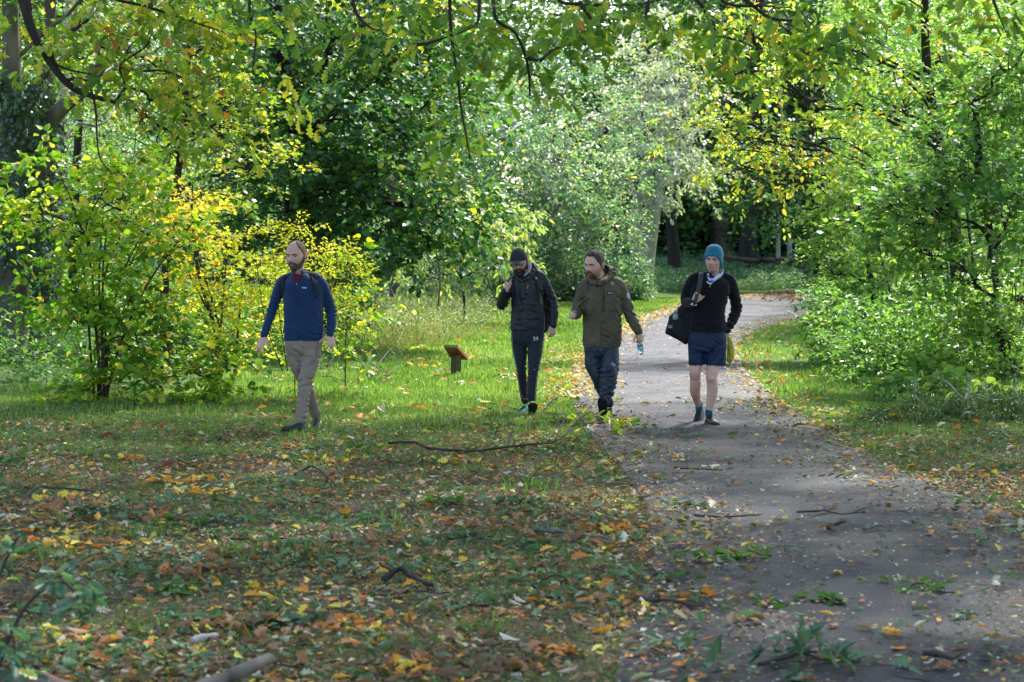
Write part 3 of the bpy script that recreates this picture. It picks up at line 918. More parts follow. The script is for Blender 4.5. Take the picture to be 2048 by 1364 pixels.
    obj("eyebrows", [tube([hd.on_face(hv, sg * x, z, .001) for x, z in ((.013, .017), (.030, .021), (.048, .017))], [.0045, .005, .003], 6) for sg in (-1, 1)], hair, root)
    # bottle in his hand
    bt = empty("water_bottle", J(1283, 724, -.06), "small clear bottle held neck down in the hand of the man in olive", "bottle")
    a0, a1 = J(1278.2, 681, -.07), J(1283.2, 709, -.07)
    ax = nrm(a1 - a0); Lb = np.linalg.norm(a1 - a0)
    pr = [(0, .004), (.02, .028), (.08, .030), (.30, .029), (.33, .031), (.62, .031), (.66, .030), (.80, .028), (.88, .016), (.91, .0145), (1.0, .0145)]
    pl = mat("clear_plastic", (.55, .68, .66), .12, .6)
    pl.node_tree.nodes["Principled BSDF"].inputs["Transmission Weight"].default_value = .75
    obj("bottle_body", [tube([a0 + ax * Lb * q for q, r in pr[:-2]], [r for q, r in pr[:-2]], 18, sub=2, cap=False)], pl, bt)
    lb = obj("bottle_label", [tube([a0 + ax * Lb * q for q in (.34, .48, .62)], [.0318] * 3, 20, cap=False, sub=2)], mat("blue_label", (.08, .30, .62), .5), bt)
    obj("label_band", [tube([a0 + ax * Lb * q for q in (.335, .37, .40)], [.0324] * 3, 20, cap=False, sub=2)], mat("violet_band", (.04, .03, .25), .5), lb)
    obj("label_marks", [ellipsoid(a0 + ax * Lb * .52 + np.array([.008, -.030, 0]), (.010, .003, .014), 10), ellipsoid(a0 + ax * Lb * .50 + np.array([-.012, -.028, 0]), (.006, .003, .010), 10)], mat("white_print", (.75, .77, .82)), lb)
    obj("bottle_cap", [tube([a0 + ax * Lb * q for q in (.90, .95, 1.0)], [.0165] * 3, 16, cap=False, sub=1)], mat("violet_cap", (.05, .02, .28), .4), bt)
    return root

def person_four():
    D = 21.8
    J = lambda x, y, dy=0: P(x, y, D + dy)
    root = empty("person", G(1408, 850), "young man in a teal beanie, black fleece and navy shorts with bare legs", "person", "men walking towards the camera")
    hd = Head((1431.5, 497.5), (1423.0, 545.5), D - .04, radians(20), radians(-2), radians(4), .97, .0)
    blk = mat("black_fleece", (.007, .007, .010), .95, .15, .5, 260, sheen=.12)
    sh = mat("navy_shorts_cotton", (.004, .014, .050), .7, .35, .3, 160, .3, 18)
    sl, el, wl = J(1388, 560, .03), J(1372, 602, .04), J(1388, 602, -.17)
    sr, er, wr = J(1458, 560, .04), J(1473, 614, .14), J(1454, 660, .02)
    hl, kl, al = J(1394, 700, .02), J(1390, 753, .03), J(1398, 811, .28)
    hr, kr, ar = J(1432, 700, .0), J(1423, 757, -.06), J(1418, 826, -.02)
    body = [hd.grid()]
    body.append(tube([hd.w(np.array([[0, -.015, -.05]]))[0], J(1428, 556, .02), J(1426, 580, .04)], [.052, .056, .08], 18))
    body += [tube([J(1420, 575, .04), J(1418, 620, .04), J(1414, 690, .04)], [(.13, .07), (.12, .07), (.13, .08)], 20)]
    body.append(tube([J(1420, 566, .04), sl, el, wl], [.05, .038, .026, .024], 12, sub=1))
    body.append(tube([J(1420, 566, .04), sr, er, wr], [.05, .038, .026, .024], 12, sub=1))
    body.append(tube([hl, J(1391, 728, .02), J(1390, 745, .0), kl, J(1391, 768, .06), J(1390, 782, .12), J(1394, 800, .22), al], [.062, .068, .060, .056, .056, .055, .040, .034], 18))
    body.append(tube([hr + [0, .02, 0], J(1427, 728, -.01), J(1424, 747, -.06), kr, J(1425, 772, -.04), J(1424, 788, -.03), J(1420, 810, -.02), ar], [.062, .070, .060, .056, .057, .055, .040, .034], 18))
    body += [ellipsoid(kl + [0, -.045, .005], (.034, .022, .04), 12), ellipsoid(kr + [0, -.045, .005], (.034, .022, .04), 12)]
    body += hand(wl + [0, -.01, .0], np.array([.45, -.3, .8]), (.5, .8, .2), (.8, -.1, -.5), (1.4, 1.45, 1.45, 1.4), .0, (.5, .9), .98, th_curl=.9)
    body += hand(wr + [0, 0, -.01], np.array([-.3, .2, -.9]), (-.3, .8, 0), (-.9, -.3, 0), (.4, .4, .4, .4), .04)
    bm = remesh(body, .005, 2)
    skin_paint(bm, hd, ((0, .3, .45, .8, 1.1, 1.75), (-.044, -.048, -.085, -.09, -.07, -.06), .45), 9, (.55, .48, .45))
    hv = bvh_of(bm)
    link("body", bm, SKIN, root)
    hd.eyes(root, .0, (.04, .035, .03))
    jac = [torso([(664, 1378, 1454, .124, .02), (652, 1378, 1454, .126, .02), (625, 1381, 1450, .12, .02), (600, 1380, 1455, .125, .02), (578, 1380, 1460, .125, .02), (562, 1388, 1458, .11, .03), (552, 1402, 1446, .085, .04), (545, 1412, 1440, .065, .04)], D)]
    jac.append(tube([J(1420, 556, .04), J(1402, 552, .04), sl, J(1374, 585, .05), el, J(1378, 606, -.06), wl + [0, 0, -.015]], [.055, .058, .064, .060, .056, .052, .040], 18))
    jac.append(tube([J(1430, 556, .04), J(1447, 556, .04), sr, J(1468, 588, .09), er, J(1465, 640, .09), wr], [.055, .058, .064, .062, .058, .052, .044], 18))
    jm = remesh(jac, .007, 5)
    folds(jm, [(el, .12, .007, (1, 0, .5), .06), (er, .14, .009, (.3, 0, 1), .055), (J(1462, 645, .05), .1, .008, (.3, 0, 1), .05), (J(1417, 650, -.1), .16, .007, (.1, 0, 1), .06), (J(1455, 590, 0), .1, .006, (1, 0, .5), .06)], .003, 33)
    jv = bvh_of(jm)
    j = link("fleece_top", jm, blk, root)
    obj("collar", [band(J(1427, 553, .02), .072, .074, -.02, .042, .007, .62, 2 * pi - .40, flare=.014, lift=.01)], blk, j)
    obj("zip_pull", [line_patch([(1420, 571), (1420.5, 575)], 1.2, jv, .006)], mat("grey_metal", (.5, .5, .5)), j)
    # neck gaiter
    gaw = mat("white_gaiter", (.50, .58, .68), .9, .2, .4, 90)
    gw = obj("neck_gaiter", [tube([J(1416, 549, -.05), J(1419, 557, -.09), J(1424, 561, -.10), J(1432, 556, -.085), J(1441, 549, -.05), J(1445, 541, .0)], [.012, .016, .018, .020, .020, .014], 12),
                             patch([(1412, 563), (1418, 561), (1427, 564), (1421, 570), (1416, 567)], jv, .010, 1.5)], gaw, root)
    obj("gaiter_stripe", [tube([J(1416, 551.5, -.08), J(1422, 555, -.105), J(1429, 553.5, -.098)], [.008, .010, .006], 10), tube([J(1441, 546, -.066), J(1446, 541, -.01), J(1449, 545, .0)], [.007, .008, .007], 10), tube([J(1415, 560, -.10), J(1421, 564, -.115), J(1428, 560, -.11)], [.005, .006, .004], 8)], mat("royal_blue", (.01, .012, .22), .8), gw)
    obj("cuff", [tube([wl + [-.004, -.0, -.04], wl + [0, -.004, -.012]], [.036, .034], 14, cap=False)], mat("white_cuff", (.55, .56, .62), .9), root)
    sk = [torso([(702, 1378, 1452, .115, .02), (690, 1376, 1454, .125, .02), (675, 1375, 1453, .125, .02), (662, 1380, 1449, .105, .02), (654, 1386, 1442, .09, .02)], D)]
    sk.append(tube([J(1395, 690, .02), J(1394, 712, .02), J(1394, 730, .02)], [(.100, .10), (.088, .095), (.082, .092)], 24, cap=False))
    sk.append(tube([J(1433, 690, .01), J(1432, 712, -.01), J(1432, 731, -.02)], [(.108, .10), (.104, .096), (.100, .094)], 24, cap=False))
    sm = remesh(sk, .007, 4)
    folds(sm, [(J(1415, 690, -.1), .12, .009, (.4, 0, 1), .05), (J(1395, 712, -.08), .12, .006, (.9, 0, .3), .07), (J(1435, 712, -.1), .13, .007, (-.8, 0, .6), .06), (J(1415, 670, -.1), .1, .003, (1, 0, 0), .03)], .003, 38)
    link("shorts", sm, sh, root)
    teal = mat("teal_sock", (.012, .075, .11), .9)
    obj("sock", [tube([al + [0, -.01, .022], al, al + [0, 0, -.03]], [.038, .038, .038], 14)], teal, root)
    obj("sock", [tube([ar + [0, 0, .025], ar, ar + [0, 0, -.03]], [.038, .038, .038], 14)], teal, root)
    dk = mat("black_leather_shoe", (.018, .019, .024), .5, .45, .25, 90)
    sb = mat("shoe_sole_black", (.012, .012, .012), .7)
    shoe(root, al + np.array([-.005, -.005, -.035]), radians(22), radians(-38), dk, sb, BLACK(), L=.295, k=1.03)
    shoe(root, ar + np.array([0, -.01, -.032]), radians(-14), radians(4), dk, sb, BLACK(), L=.295)
    bn = mat("teal_beanie_fleece", (.010, .14, .235), .9, .2, .3, 200, sheen=.3)
    ln = [(0, .038), (.5, .034), (.9, .010), (1.2, -.018), (1.5, -.045), (2.0, -.06), (pi, -.06)]
    c = obj("beanie", [hd.shell(ln, .015, soft=.006, inset=-.02, top=.028)], bn, root)
    cuff = [(a, z + .014) for a, z in ln]
    obj("beanie_cuff", [hd.shell(ln, .019, soft=.006, inset=-.02, ex=lambda V, ph: np.clip((np.interp(np.abs(ph), [q[0] for q in ln], [q[1] + .040 for q in ln]) - V[:, 2]) / .006, 0, 1))], bn, c)
    cv = BVHTree.FromPolygons([tuple(v) for v in hd.shell(ln, .019, soft=.006)[0]], hd.shell(ln, .019, soft=.006)[1])
    obj("beanie_lettering", [text_patch("iYi", 1419.5, 507.5, 3.0, cv, .004, .08, 8)], mat("pale_thread", (.25, .4, .6), .6), c)
    obj("eyebrows", [tube([hd.on_face(hv, sg * x, z, .001) for x, z in ((.012, .017), (.030, .021), (.048, .016))], [.005, .006, .0035], 6) for sg in (-1, 1)], mat("black_beard", (.040, .030, .026)), root)
    # shoulder bag
    bg_ = empty("shoulder_bag", J(1352, 665, .1), "black shoulder bag slung from the strap gripped by the man in the beanie", "bag")
    bkc = mat("black_canvas", (.011, .010, .015), .8, .3, .4, 120)
    prof = [((1337, 667), (1331, 663)), ]
    def bagring(pl, dy0, dy1):
        return pl
    poly = [(1330.5, 666), (1333, 655), (1337, 640), (1340, 630), (1352, 618), (1366, 607), (1376, 606), (1385, 622), (1388, 650), (1381, 680), (1372, 689), (1358, 681), (1344, 673)]
    cen = np.mean(np.array(poly), 0)
    n = len(poly)
    V = []
    lay = [(-.115, .80), (-.10, .93), (-.06, 1.0), (.05, 1.0), (.10, .93), (.12, .80)]
    for dy, sc in lay:
        for p in poly:
            q = cen + (np.array(p) - cen) * sc
            V.append(J(q[0], q[1], .12 + dy))
    F = [tuple(range(n))] + [tuple((len(lay) - 1) * n + i for i in range(n - 1, -1, -1))]
    for k in range(len(lay) - 1):
        for i in range(n):
            i2 = (i + 1) % n
            F.append((k * n + i, (k + 1) * n + i, (k + 1) * n + i2, k * n + i2))
    bgm = remesh([(np.array(V), F)], .008, 4)
    folds(bgm, [(J(1360, 650, .0), .2, .007, (.5, 0, .8), .08), (J(1365, 620, 0), .1, .006, (.8, 0, -.5), .05)], .003, 41)
    gv = bvh_of(bgm)
    link("bag_body", bgm, bkc, bg_)
    obj("side_pocket", [patch([(1334, 655), (1340.5, 631), (1352, 632), (1366, 627), (1366, 664), (1350, 668)], gv, .012, 3, .02)], bkc, bg_)
    obj("bag_lettering", [text_patch("POINT", 1341, 651.8, 2.8, gv, .018, -.02, 8.4), text_patch("BLANK", 1341, 655.2, 2.4, gv, .018, -.02, 8.0)], mat("white_print", (.75, .77, .82)), bg_)
    grip = wl + np.array([.028, -.05, .07])
    st = [J(1402, 549, .03), J(1402.5, 545.5, -.05), J(1401, 556, -.11), J(1399, 570, -.145), J(1396.5, 582, -.16), tuple(grip)]
    obj("strap", [tube([np.array(q) for q in st], [(.024, .004)] * 6, 10, (1, 0, 0), 4, sq=3), tube([J(1402, 549, .03), J(1396, 575, .18), J(1384, 610, .16)], [(.022, .004)] * 3, 8, (1, 0, 0), 4, sq=3),
                  tube([grip, wl + [0, -.04, -.03], J(1384, 618, -.06), J(1378, 625, .04)], [(.018, .005)] * 4, 8, (1, 0, 0), 4, sq=3)], mat("charcoal_webbing", (.030, .030, .038), .6, .4, .4, 200), bg_)
    b2 = empty("water_bottle", J(1349, 640, .02), "clear bottle with a white cap poking out of the black shoulder bag's pocket", "bottle")
    q0, q1 = J(1350.5, 640, .0), J(1352.3, 617, .01)
    ax = nrm(q1 - q0); Lb = np.linalg.norm(q1 - q0)
    obj("bottle_body", [tube([q0 + ax * Lb * q for q in (0, .3, .5, .68, .8, .86)], [.032, .032, .030, .020, .013, .013], 16, cap=False, sub=2)], MATS["clear_plastic"], b2)
    obj("bottle_cap", [tube([q0 + ax * Lb * q for q in (.84, .90, .98)], [.0155, .0155, .015], 14, cap=False, sub=1)], mat("white_cap", (.8, .82, .85), .4), b2)
    obj("cap_ring", [tube([q0 + ax * Lb * q for q in (.76, .80)], [.018, .0165], 14, cap=False, sub=1)], mat("white_cap", (.8, .82, .85)), b2)
    # yellow pouch hanging behind his hip
    yb = empty("yellow_pouch", J(1460, 720, .16), "small yellow drawstring pouch hanging at the hip of the man in shorts", "bag")
    pm = remesh([tube([J(1458, 676, .12), J(1461, 692, .13), J(1461.5, 708, .13), J(1459, 719, .13)], [(.02, .03), (.035, .05), (.040, .055), (.036, .045)], 18, sq=2.6)], .006, 3)
    folds(pm, [(J(1462, 695, .08), .1, .006, (1, 0, .2), .03)], .002, 44)
    link("pouch_body", pm, mat("yellow_nylon", (.42, .40, .02), .6, .4, .3, 60), yb)
    obj("drawcord", [tube([J(1458, 676, .10), J(1456, 668, .08), J(1452, 662, .06)], [.004] * 3, 6), tube([J(1461, 719, .09), J(1459, 729, .08), J(1454, 731, .07), J(1452, 727, .06)], [.004, .005, .005, .004], 6)], BLACK(), yb)
    return root

person_one(); person_two(); person_three(); person_four()
# ------------------------------------------------------------------ ground plan
def smooth(a, b, x):
    t = np.clip((x - a) / (b - a), 0, 1)
    return t * t * (3 - 2 * t)

PL = [(1225, 1500), (1232, 1364), (1262, 1230), (1300, 1120), (1295, 1020), (1238, 930), (1178, 870), (1152, 820), (1146, 770), (1156, 722), (1192, 690), (1246, 656), (1300, 630), (1390, 606), (1480, 593), (1580, 585), (1680, 580.5)]
PR = [(2420, 1500), (2260, 1250), (2150, 1110), (2035, 1036), (1920, 992), (1800, 945), (1700, 893), (1610, 838), (1535, 785), (1488, 735), (1476, 697), (1492, 672), (1545, 652), (1625, 632), (1720, 617), (1830, 607), (1960, 598)]
def chain(pts, n):
    g = np.array([G(*p)[:2] for p in pts])
    d = np.r_[0, np.cumsum(np.linalg.norm(np.diff(g, axis=0), axis=1))]
    c, _ = catmull(g, np.zeros(len(g)), 12)
    d = np.r_[0, np.cumsum(np.linalg.norm(np.diff(c, axis=0), axis=1))]
    q = np.linspace(0, d[-1], n)
    return np.stack([np.interp(q, d, c[:, 0]), np.interp(q, d, c[:, 1])], 1)
NP = 240
EL, ER = chain(PL, NP), chain(PR, NP)
poly_path = np.vstack([EL, ER[::-1]])
def in_poly(pts, poly):
    x, y = pts[:, 0], pts[:, 1]
    c = np.zeros(len(x), bool)
    xj, yj = poly[-1]
    for xi, yi in poly:
        if yi != yj:
            c ^= ((yi > y) != (yj > y)) & (x < (xj - xi) * (y - yi) / (yj - yi) + xi)
        xj, yj = xi, yi
    return c
def near_d(pts, line):
    out = np.full(len(pts), 1e9)
    for i in range(0, len(pts), 20000):
        q = pts[i:i + 20000, None, :] - line[None, ::3, :]
        out[i:i + 20000] = np.sqrt((q ** 2).sum(-1)).min(1)
    return out

def gz(x, y):
    x, y = np.asarray(x, float), np.asarray(y, float)
    st = 63 + np.clip(x, -5, 14) * 1.25
    b = .7 * smooth(0, 16, y - st)
    l = .35 * smooth(-6.5, -10, x) * smooth(24, 30, y)
    r = .3 * smooth(0, 4, x - (4.5 + np.clip(y - 30, 0, 40) * .42)) * smooth(60, 30, y)
    return b + l + r

def build_ground():
    xs = np.concatenate([np.linspace(-400, -60, 12), np.linspace(-50, 50, 101), np.linspace(60, 400, 12)])
    ys = np.concatenate([np.linspace(-60, -2, 10), np.linspace(0, 120, 121), np.linspace(130, 500, 16)])
    X, Y = np.meshgrid(xs, ys)
    V = np.stack([X, Y, gz(X, Y)], -1).reshape(-1, 3)
    n = len(xs)
    F = [(j * n + i, j * n + i + 1, (j + 1) * n + i + 1, (j + 1) * n + i) for j in range(len(ys) - 1) for i in range(n - 1)]
    m = bpy.data.materials.new("woodland_soil"); m.use_nodes = True
    t = m.node_tree; b = t.nodes["Principled BSDF"]; b.inputs["Roughness"].default_value = .95; b.inputs["Specular IOR Level"].default_value = .15
    tc = t.nodes.new("ShaderNodeTexCoord")
    def noise(s, d=6):
        k = t.nodes.new("ShaderNodeTexNoise"); k.inputs["Scale"].default_value = s; k.inputs["Detail"].default_value = d; k.inputs["Roughness"].default_value = .65
        t.links.new(tc.outputs["Object"], k.inputs[0]); return k
    def ramp(src, st):
        k = t.nodes.new("ShaderNodeValToRGB"); e = k.color_ramp.elements
        e[0].position, e[0].color = st[0][0], (*st[0][1], 1); e[1].position, e[1].color = st[-1][0], (*st[-1][1], 1)
        for p, c in st[1:-1]:
            q = e.new(p); q.color = (*c, 1)
        t.links.new(src, k.inputs[0]); return k
    soil = ramp(noise(9).outputs[0], [(.3, (.035, .024, .018)), (.5, (.085, .060, .044)), (.7, (.16, .115, .08))])
    turf = ramp(noise(5).outputs[0], [(.3, (.03, .055, .012)), (.55, (.06, .12, .018)), (.75, (.12, .19, .03))])
    sep = t.nodes.new("ShaderNodeSeparateXYZ"); t.links.new(tc.outputs["Object"], sep.inputs[0])
    mr = t.nodes.new("ShaderNodeMapRange"); mr.inputs[1].default_value = 14; mr.inputs[2].default_value = 27; mr.inputs[3].default_value = -.22; mr.inputs[4].default_value = .34
    t.links.new(sep.outputs[1], mr.inputs[0])
    ad = t.nodes.new("ShaderNodeMath"); ad.operation = 'ADD'; t.links.new(noise(.8, 8).outputs[0], ad.inputs[0]); t.links.new(mr.outputs[0], ad.inputs[1])
    mk = t.nodes.new("ShaderNodeMapRange"); mk.inputs[1].default_value = .46; mk.inputs[2].default_value = .56; t.links.new(ad.outputs[0], mk.inputs[0])
    mx = t.nodes.new("ShaderNodeMix"); mx.data_type = 'RGBA'; t.links.new(mk.outputs[0], mx.inputs[0]); t.links.new(soil.outputs[0], mx.inputs[6]); t.links.new(turf.outputs[0], mx.inputs[7])
    t.links.new(mx.outputs[2], b.inputs["Base Color"])
    bp = t.nodes.new("ShaderNodeBump"); bp.inputs["Strength"].default_value = .8; bp.inputs["Distance"].default_value = .03
    t.links.new(noise(30).outputs[0], bp.inputs["Height"]); t.links.new(bp.outputs[0], b.inputs["Normal"])
    tag(link("ground", mesh_of(V, F, "ground"), m), "woodland floor of dark soil and turf", "ground", kind="structure")

def build_path():
    K = 9
    V = []
    for i in range(NP):
        for k in range(K):
            q = k / (K - 1)
            p = EL[i] * (1 - q) + ER[i] * q
            V.append((p[0], p[1], gz(*p) + .006 + .02 * (1 - (2 * q - 1) ** 2)))
    F = [(i * K + k, i * K + k + 1, (i + 1) * K + k + 1, (i + 1) * K + k) for i in range(NP - 1) for k in range(K - 1)]
    m = bpy.data.materials.new("asphalt"); m.use_nodes = True
    t = m.node_tree; b = t.nodes["Principled BSDF"]
    tc = t.nodes.new("ShaderNodeTexCoord")
    n1 = t.nodes.new("ShaderNodeTexNoise"); n1.inputs["Scale"].default_value = 120; n1.inputs["Detail"].default_value = 3
    n2 = t.nodes.new("ShaderNodeTexNoise"); n2.inputs["Scale"].default_value = 1.3; n2.inputs["Detail"].default_value = 8; n2.inputs["Roughness"].default_value = .7
    vo = t.nodes.new("ShaderNodeTexVoronoi"); vo.inputs["Scale"].default_value = 95
    for q in (n1, n2, vo): t.links.new(tc.outputs["Object"], q.inputs[0])
    r1 = t.nodes.new("ShaderNodeValToRGB"); e = r1.color_ramp.elements
    e[0].position, e[0].color = .35, (.008, .0075, .010, 1); e[1].position, e[1].color = .72, (.031, .032, .043, 1)
    t.links.new(n1.outputs[0], r1.inputs[0])
    r2 = t.nodes.new("ShaderNodeValToRGB"); e = r2.color_ramp.elements
    e[0].position, e[0].color = .32, (.60, .54, .52, 1); e[1].position, e[1].color = .66, (1.15, 1.15, 1.2, 1)
    t.links.new(n2.outputs[0], r2.inputs[0])
    mx = t.nodes.new("ShaderNodeMix"); mx.data_type = 'RGBA'; mx.blend_type = 'MULTIPLY'; mx.inputs[0].default_value = 1
    t.links.new(r1.outputs[0], mx.inputs[6]); t.links.new(r2.outputs[0], mx.inputs[7]); t.links.new(mx.outputs[2], b.inputs["Base Color"])
    b.inputs["Specular IOR Level"].default_value = .2
    rr = t.nodes.new("ShaderNodeMapRange"); rr.inputs[1].default_value = .3; rr.inputs[2].default_value = .7; rr.inputs[3].default_value = .5; rr.inputs[4].default_value = .8
    t.links.new(n2.outputs[0], rr.inputs[0]); t.links.new(rr.outputs[0], b.inputs["Roughness"])
    bp = t.nodes.new("ShaderNodeBump"); bp.inputs["Strength"].default_value = .7; bp.inputs["Distance"].default_value = .006
    t.links.new(vo.outputs[0], bp.inputs["Height"]); t.links.new(bp.outputs[0], b.inputs["Normal"])
    tag(link("path", mesh_of(np.array(V), F, "path"), m), "asphalt footpath curving away into the wood", "path", kind="structure")

# ------------------------------------------------------------------ leaves
def half(outl):
    """leaf from the outline of its right half (u along, v across): two blades folded at the midrib"""
    n = len(outl)
    V = [(0, 0, 0), (1, 0, 0)] + [(u, v, v * .22 + .10 * math.sin(u * 3)) for u, v in outl] + [(u, -v, v * .22 + .10 * math.sin(u * 3)) for u, v in outl]
    return np.array(V, float), [tuple([0] + list(range(2, 2 + n)) + [1]), tuple([1] + list(range(1 + 2 * n, 1 + n, -1)) + [0])]
T_ROUND = half([(.06, .26), (.3, .42), (.62, .40), (.88, .17)])
T_OVAL = half([(.15, .19), (.45, .27), (.78, .17)])
T_LONG = half([(.2, .11), (.5, .15), (.8, .09)])
T_OAK = half([(.08, .07), (.20, .20), (.30, .10), (.42, .32), (.54, .15), (.68, .34), (.78, .17), (.92, .16)])
T_MAPLE = (np.array([(0, 0, 0), (.05, .30, .05), (.22, .24, .0), (.45, .52, .08), (.50, .22, .0), (1, 0, .08), (.50, -.22, 0), (.45, -.52, .08), (.22, -.24, 0), (.05, -.30, .05)], float), [tuple(range(10))])
T_QUAD = (np.array([(0, 0, 0), (.5, .34, .07), (1, 0, 0), (.5, -.34, .07)], float), [(0, 1, 2, 3)])
T_BLADE = (np.array([(0, .06, 0), (0, -.06, 0), (.55, -.045, .06), (.55, .045, .06), (1, 0, .22)], float), [(0, 1, 2, 3), (3, 2, 4)])
T_TRI = (np.array([(0, .07, 0), (0, -.07, 0), (1, 0, .15)], float), [(0, 1, 2)])

def mesh_arrays(name, V, sizes, loops, tint):
    me = bpy.data.meshes.new(name)
    me.vertices.add(len(V)); me.vertices.foreach_set("co", V.astype(np.float32).ravel())
    me.loops.add(len(loops)); me.loops.foreach_set("vertex_index", loops.astype(np.int32))
    me.polygons.add(len(sizes))
    me.polygons.foreach_set("loop_start", np.r_[0, np.cumsum(sizes)[:-1]].astype(np.int32))
    a = me.attributes.new("tint", 'FLOAT', 'POINT'); a.data.foreach_set("value", tint.astype(np.float32))
    me.update(calc_edges=True)
    return me

def stamp(T, pos, ax, up, size, tint, wid=1.0):
    TV, TF = T
    ax = nrm(ax); c = nrm(np.cross(up, ax)); z = np.cross(ax, c)
    size = np.broadcast_to(size, (len(pos),)); wid = np.broadcast_to(wid, (len(pos),))
    V = pos[:, None, :] + size[:, None, None] * (TV[None, :, 0, None] * ax[:, None, :] + TV[None, :, 1, None] * wid[:, None, None] * c[:, None, :] + TV[None, :, 2, None] * z[:, None, :])
    k = len(TV)
    lp = np.concatenate([np.array(f) for f in TF]); sz = np.array([len(f) for f in TF])
    N = len(pos)
    return V.reshape(-1, 3), np.tile(sz, N), (lp[None, :] + (np.arange(N) * k)[:, None]).ravel(), np.repeat(np.broadcast_to(tint, (N,)), k)

def join_arr(name, parts):
    Vs, Ss, Ls, Ts, n = [], [], [], [], 0
    for V, s, l, t in parts:
        Vs.append(V); Ss.append(s); Ls.append(l + n); Ts.append(t); n += len(V)
    return mesh_arrays(name, np.vstack(Vs), np.concatenate(Ss), np.concatenate(Ls), np.concatenate(Ts))

def to_arr(V, F, tint=0.0):
    return np.asarray(V, float), np.array([len(f) for f in F]), np.concatenate([np.array(f) for f in F]), np.full(len(V), tint)

def leaf_mat(name, stops, rough=.42, trans=.45, spec=.22):
    if name in MATS: return MATS[name]
    m = bpy.data.materials.new(name); m.use_nodes = True
    t = m.node_tree; b = t.nodes["Principled BSDF"]; out = t.nodes["Material Output"]
    at = t.nodes.new("ShaderNodeAttribute"); at.attribute_name = "tint"
    r = t.nodes.new("ShaderNodeValToRGB"); e = r.color_ramp.elements
    e[0].position, e[0].color = stops[0][0], (*stops[0][1], 1); e[1].position, e[1].color = stops[-1][0], (*stops[-1][1], 1)
    for p, c in stops[1:-1]:
        q = e.new(p); q.color = (*c, 1)
    t.links.new(at.outputs["Fac"], r.inputs[0]); t.links.new(r.outputs[0], b.inputs["Base Color"])
    b.inputs["Roughness"].default_value = rough; b.inputs["Specular IOR Level"].default_value = spec
    if trans:
        tr = t.nodes.new("ShaderNodeBsdfTranslucent")
        g = t.nodes.new("ShaderNodeMix"); g.data_type = 'RGBA'; g.blend_type = 'MULTIPLY'; g.inputs[0].default_value = 1; g.inputs[7].default_value = (1.25, 1.35, .55, 1)
        t.links.new(r.outputs[0], g.inputs[6]); t.links.new(g.outputs[2], tr.inputs[0])
        ms = t.nodes.new("ShaderNodeMixShader"); ms.inputs[0].default_value = trans * .82
        t.links.new(b.outputs[0], ms.inputs[1]); t.links.new(tr.outputs[0], ms.inputs[2]); t.links.new(ms.outputs[0], out.inputs[0])
    MATS[name] = m
    return m

GREEN = [(0, (.022, .065, .018)), (.35, (.045, .115, .022)), (.6, (.09, .18, .025)), (.8, (.17, .27, .03)), (.9, (.42, .38, .04)), (1, (.48, .26, .03))]
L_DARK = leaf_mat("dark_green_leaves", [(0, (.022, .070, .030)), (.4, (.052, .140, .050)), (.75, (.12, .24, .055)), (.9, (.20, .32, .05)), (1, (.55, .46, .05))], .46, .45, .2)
L_HAZEL = leaf_mat("lime_hazel_leaves", [(0, (.07, .18, .03)), (.3, (.18, .34, .03)), (.62, (.34, .50, .035)), (.82, (.66, .64, .06)), (1, (.72, .54, .10))], .45, .5)
L_YELLOW = leaf_mat("yellow_maple_leaves", [(0, (.36, .50, .05)), (.3, (.66, .68, .08)), (.7, (.86, .68, .07)), (.93, (.85, .42, .04)), (1, (.35, .14, .05))], .5, .55)
L_OAK = leaf_mat("oak_leaves", [(0, (.045, .12, .03)), (.4, (.095, .20, .03)), (.75, (.22, .33, .04)), (.88, (.50, .47, .05)), (.95, (.50, .22, .04)), (1, (.22, .09, .03))], .38, .5)
L_BLUE = leaf_mat("blue_green_leaves", [(0, (.04, .11, .065)), (.5, (.115, .225, .135)), (.85, (.29, .40, .24)), (.95, (.50, .52, .12)), (1, (.62, .34, .06))], .42, .5, .35)  # pale stops put haze and backlight of the centre wood into the colour
L_PALE = leaf_mat("pale_leaves", [(0, (.15, .24, .09)), (.45, (.32, .42, .18)), (.8, (.52, .56, .24)), (1, (.66, .56, .10))], .38, .45)
L_GLOSS = leaf_mat("gloss_paled_leaves", [(0, (.18, .22, .18)), (.5, (.38, .42, .35)), (1, (.60, .62, .54))], .42, .45, .4)  # whitish stops put the light's gloss into the leaf colour
L_CHERRY = leaf_mat("cherry_leaves", [(0, (.09, .19, .05)), (.35, (.25, .38, .07)), (.65, (.46, .54, .08)), (.88, (.72, .58, .09)), (1, (.55, .25, .06))], .36, .5)
L_BRIGHT = leaf_mat("bright_green_leaves", [(0, (.055, .14, .05)), (.4, (.13, .27, .06)), (.8, (.27, .40, .10)), (1, (.46, .48, .12))], .40, .5)
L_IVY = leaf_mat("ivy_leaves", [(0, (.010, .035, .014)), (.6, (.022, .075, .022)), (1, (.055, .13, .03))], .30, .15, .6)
BARK = mat("grey_bark", (.105, .092, .072), .9, .2, 1.0, 20, .75, 3.5, stretch=(1, 1, .35))
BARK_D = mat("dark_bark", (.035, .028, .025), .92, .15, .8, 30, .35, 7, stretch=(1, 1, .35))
BARK_P = mat("pale_bark", (.36, .33, .28), .85, .2, .6, 24, .35, 6, stretch=(1, 1, .5))
TWIG = mat("twig_bark", (.055, .040, .032), .9, .2, .5, 60, .3, 12)

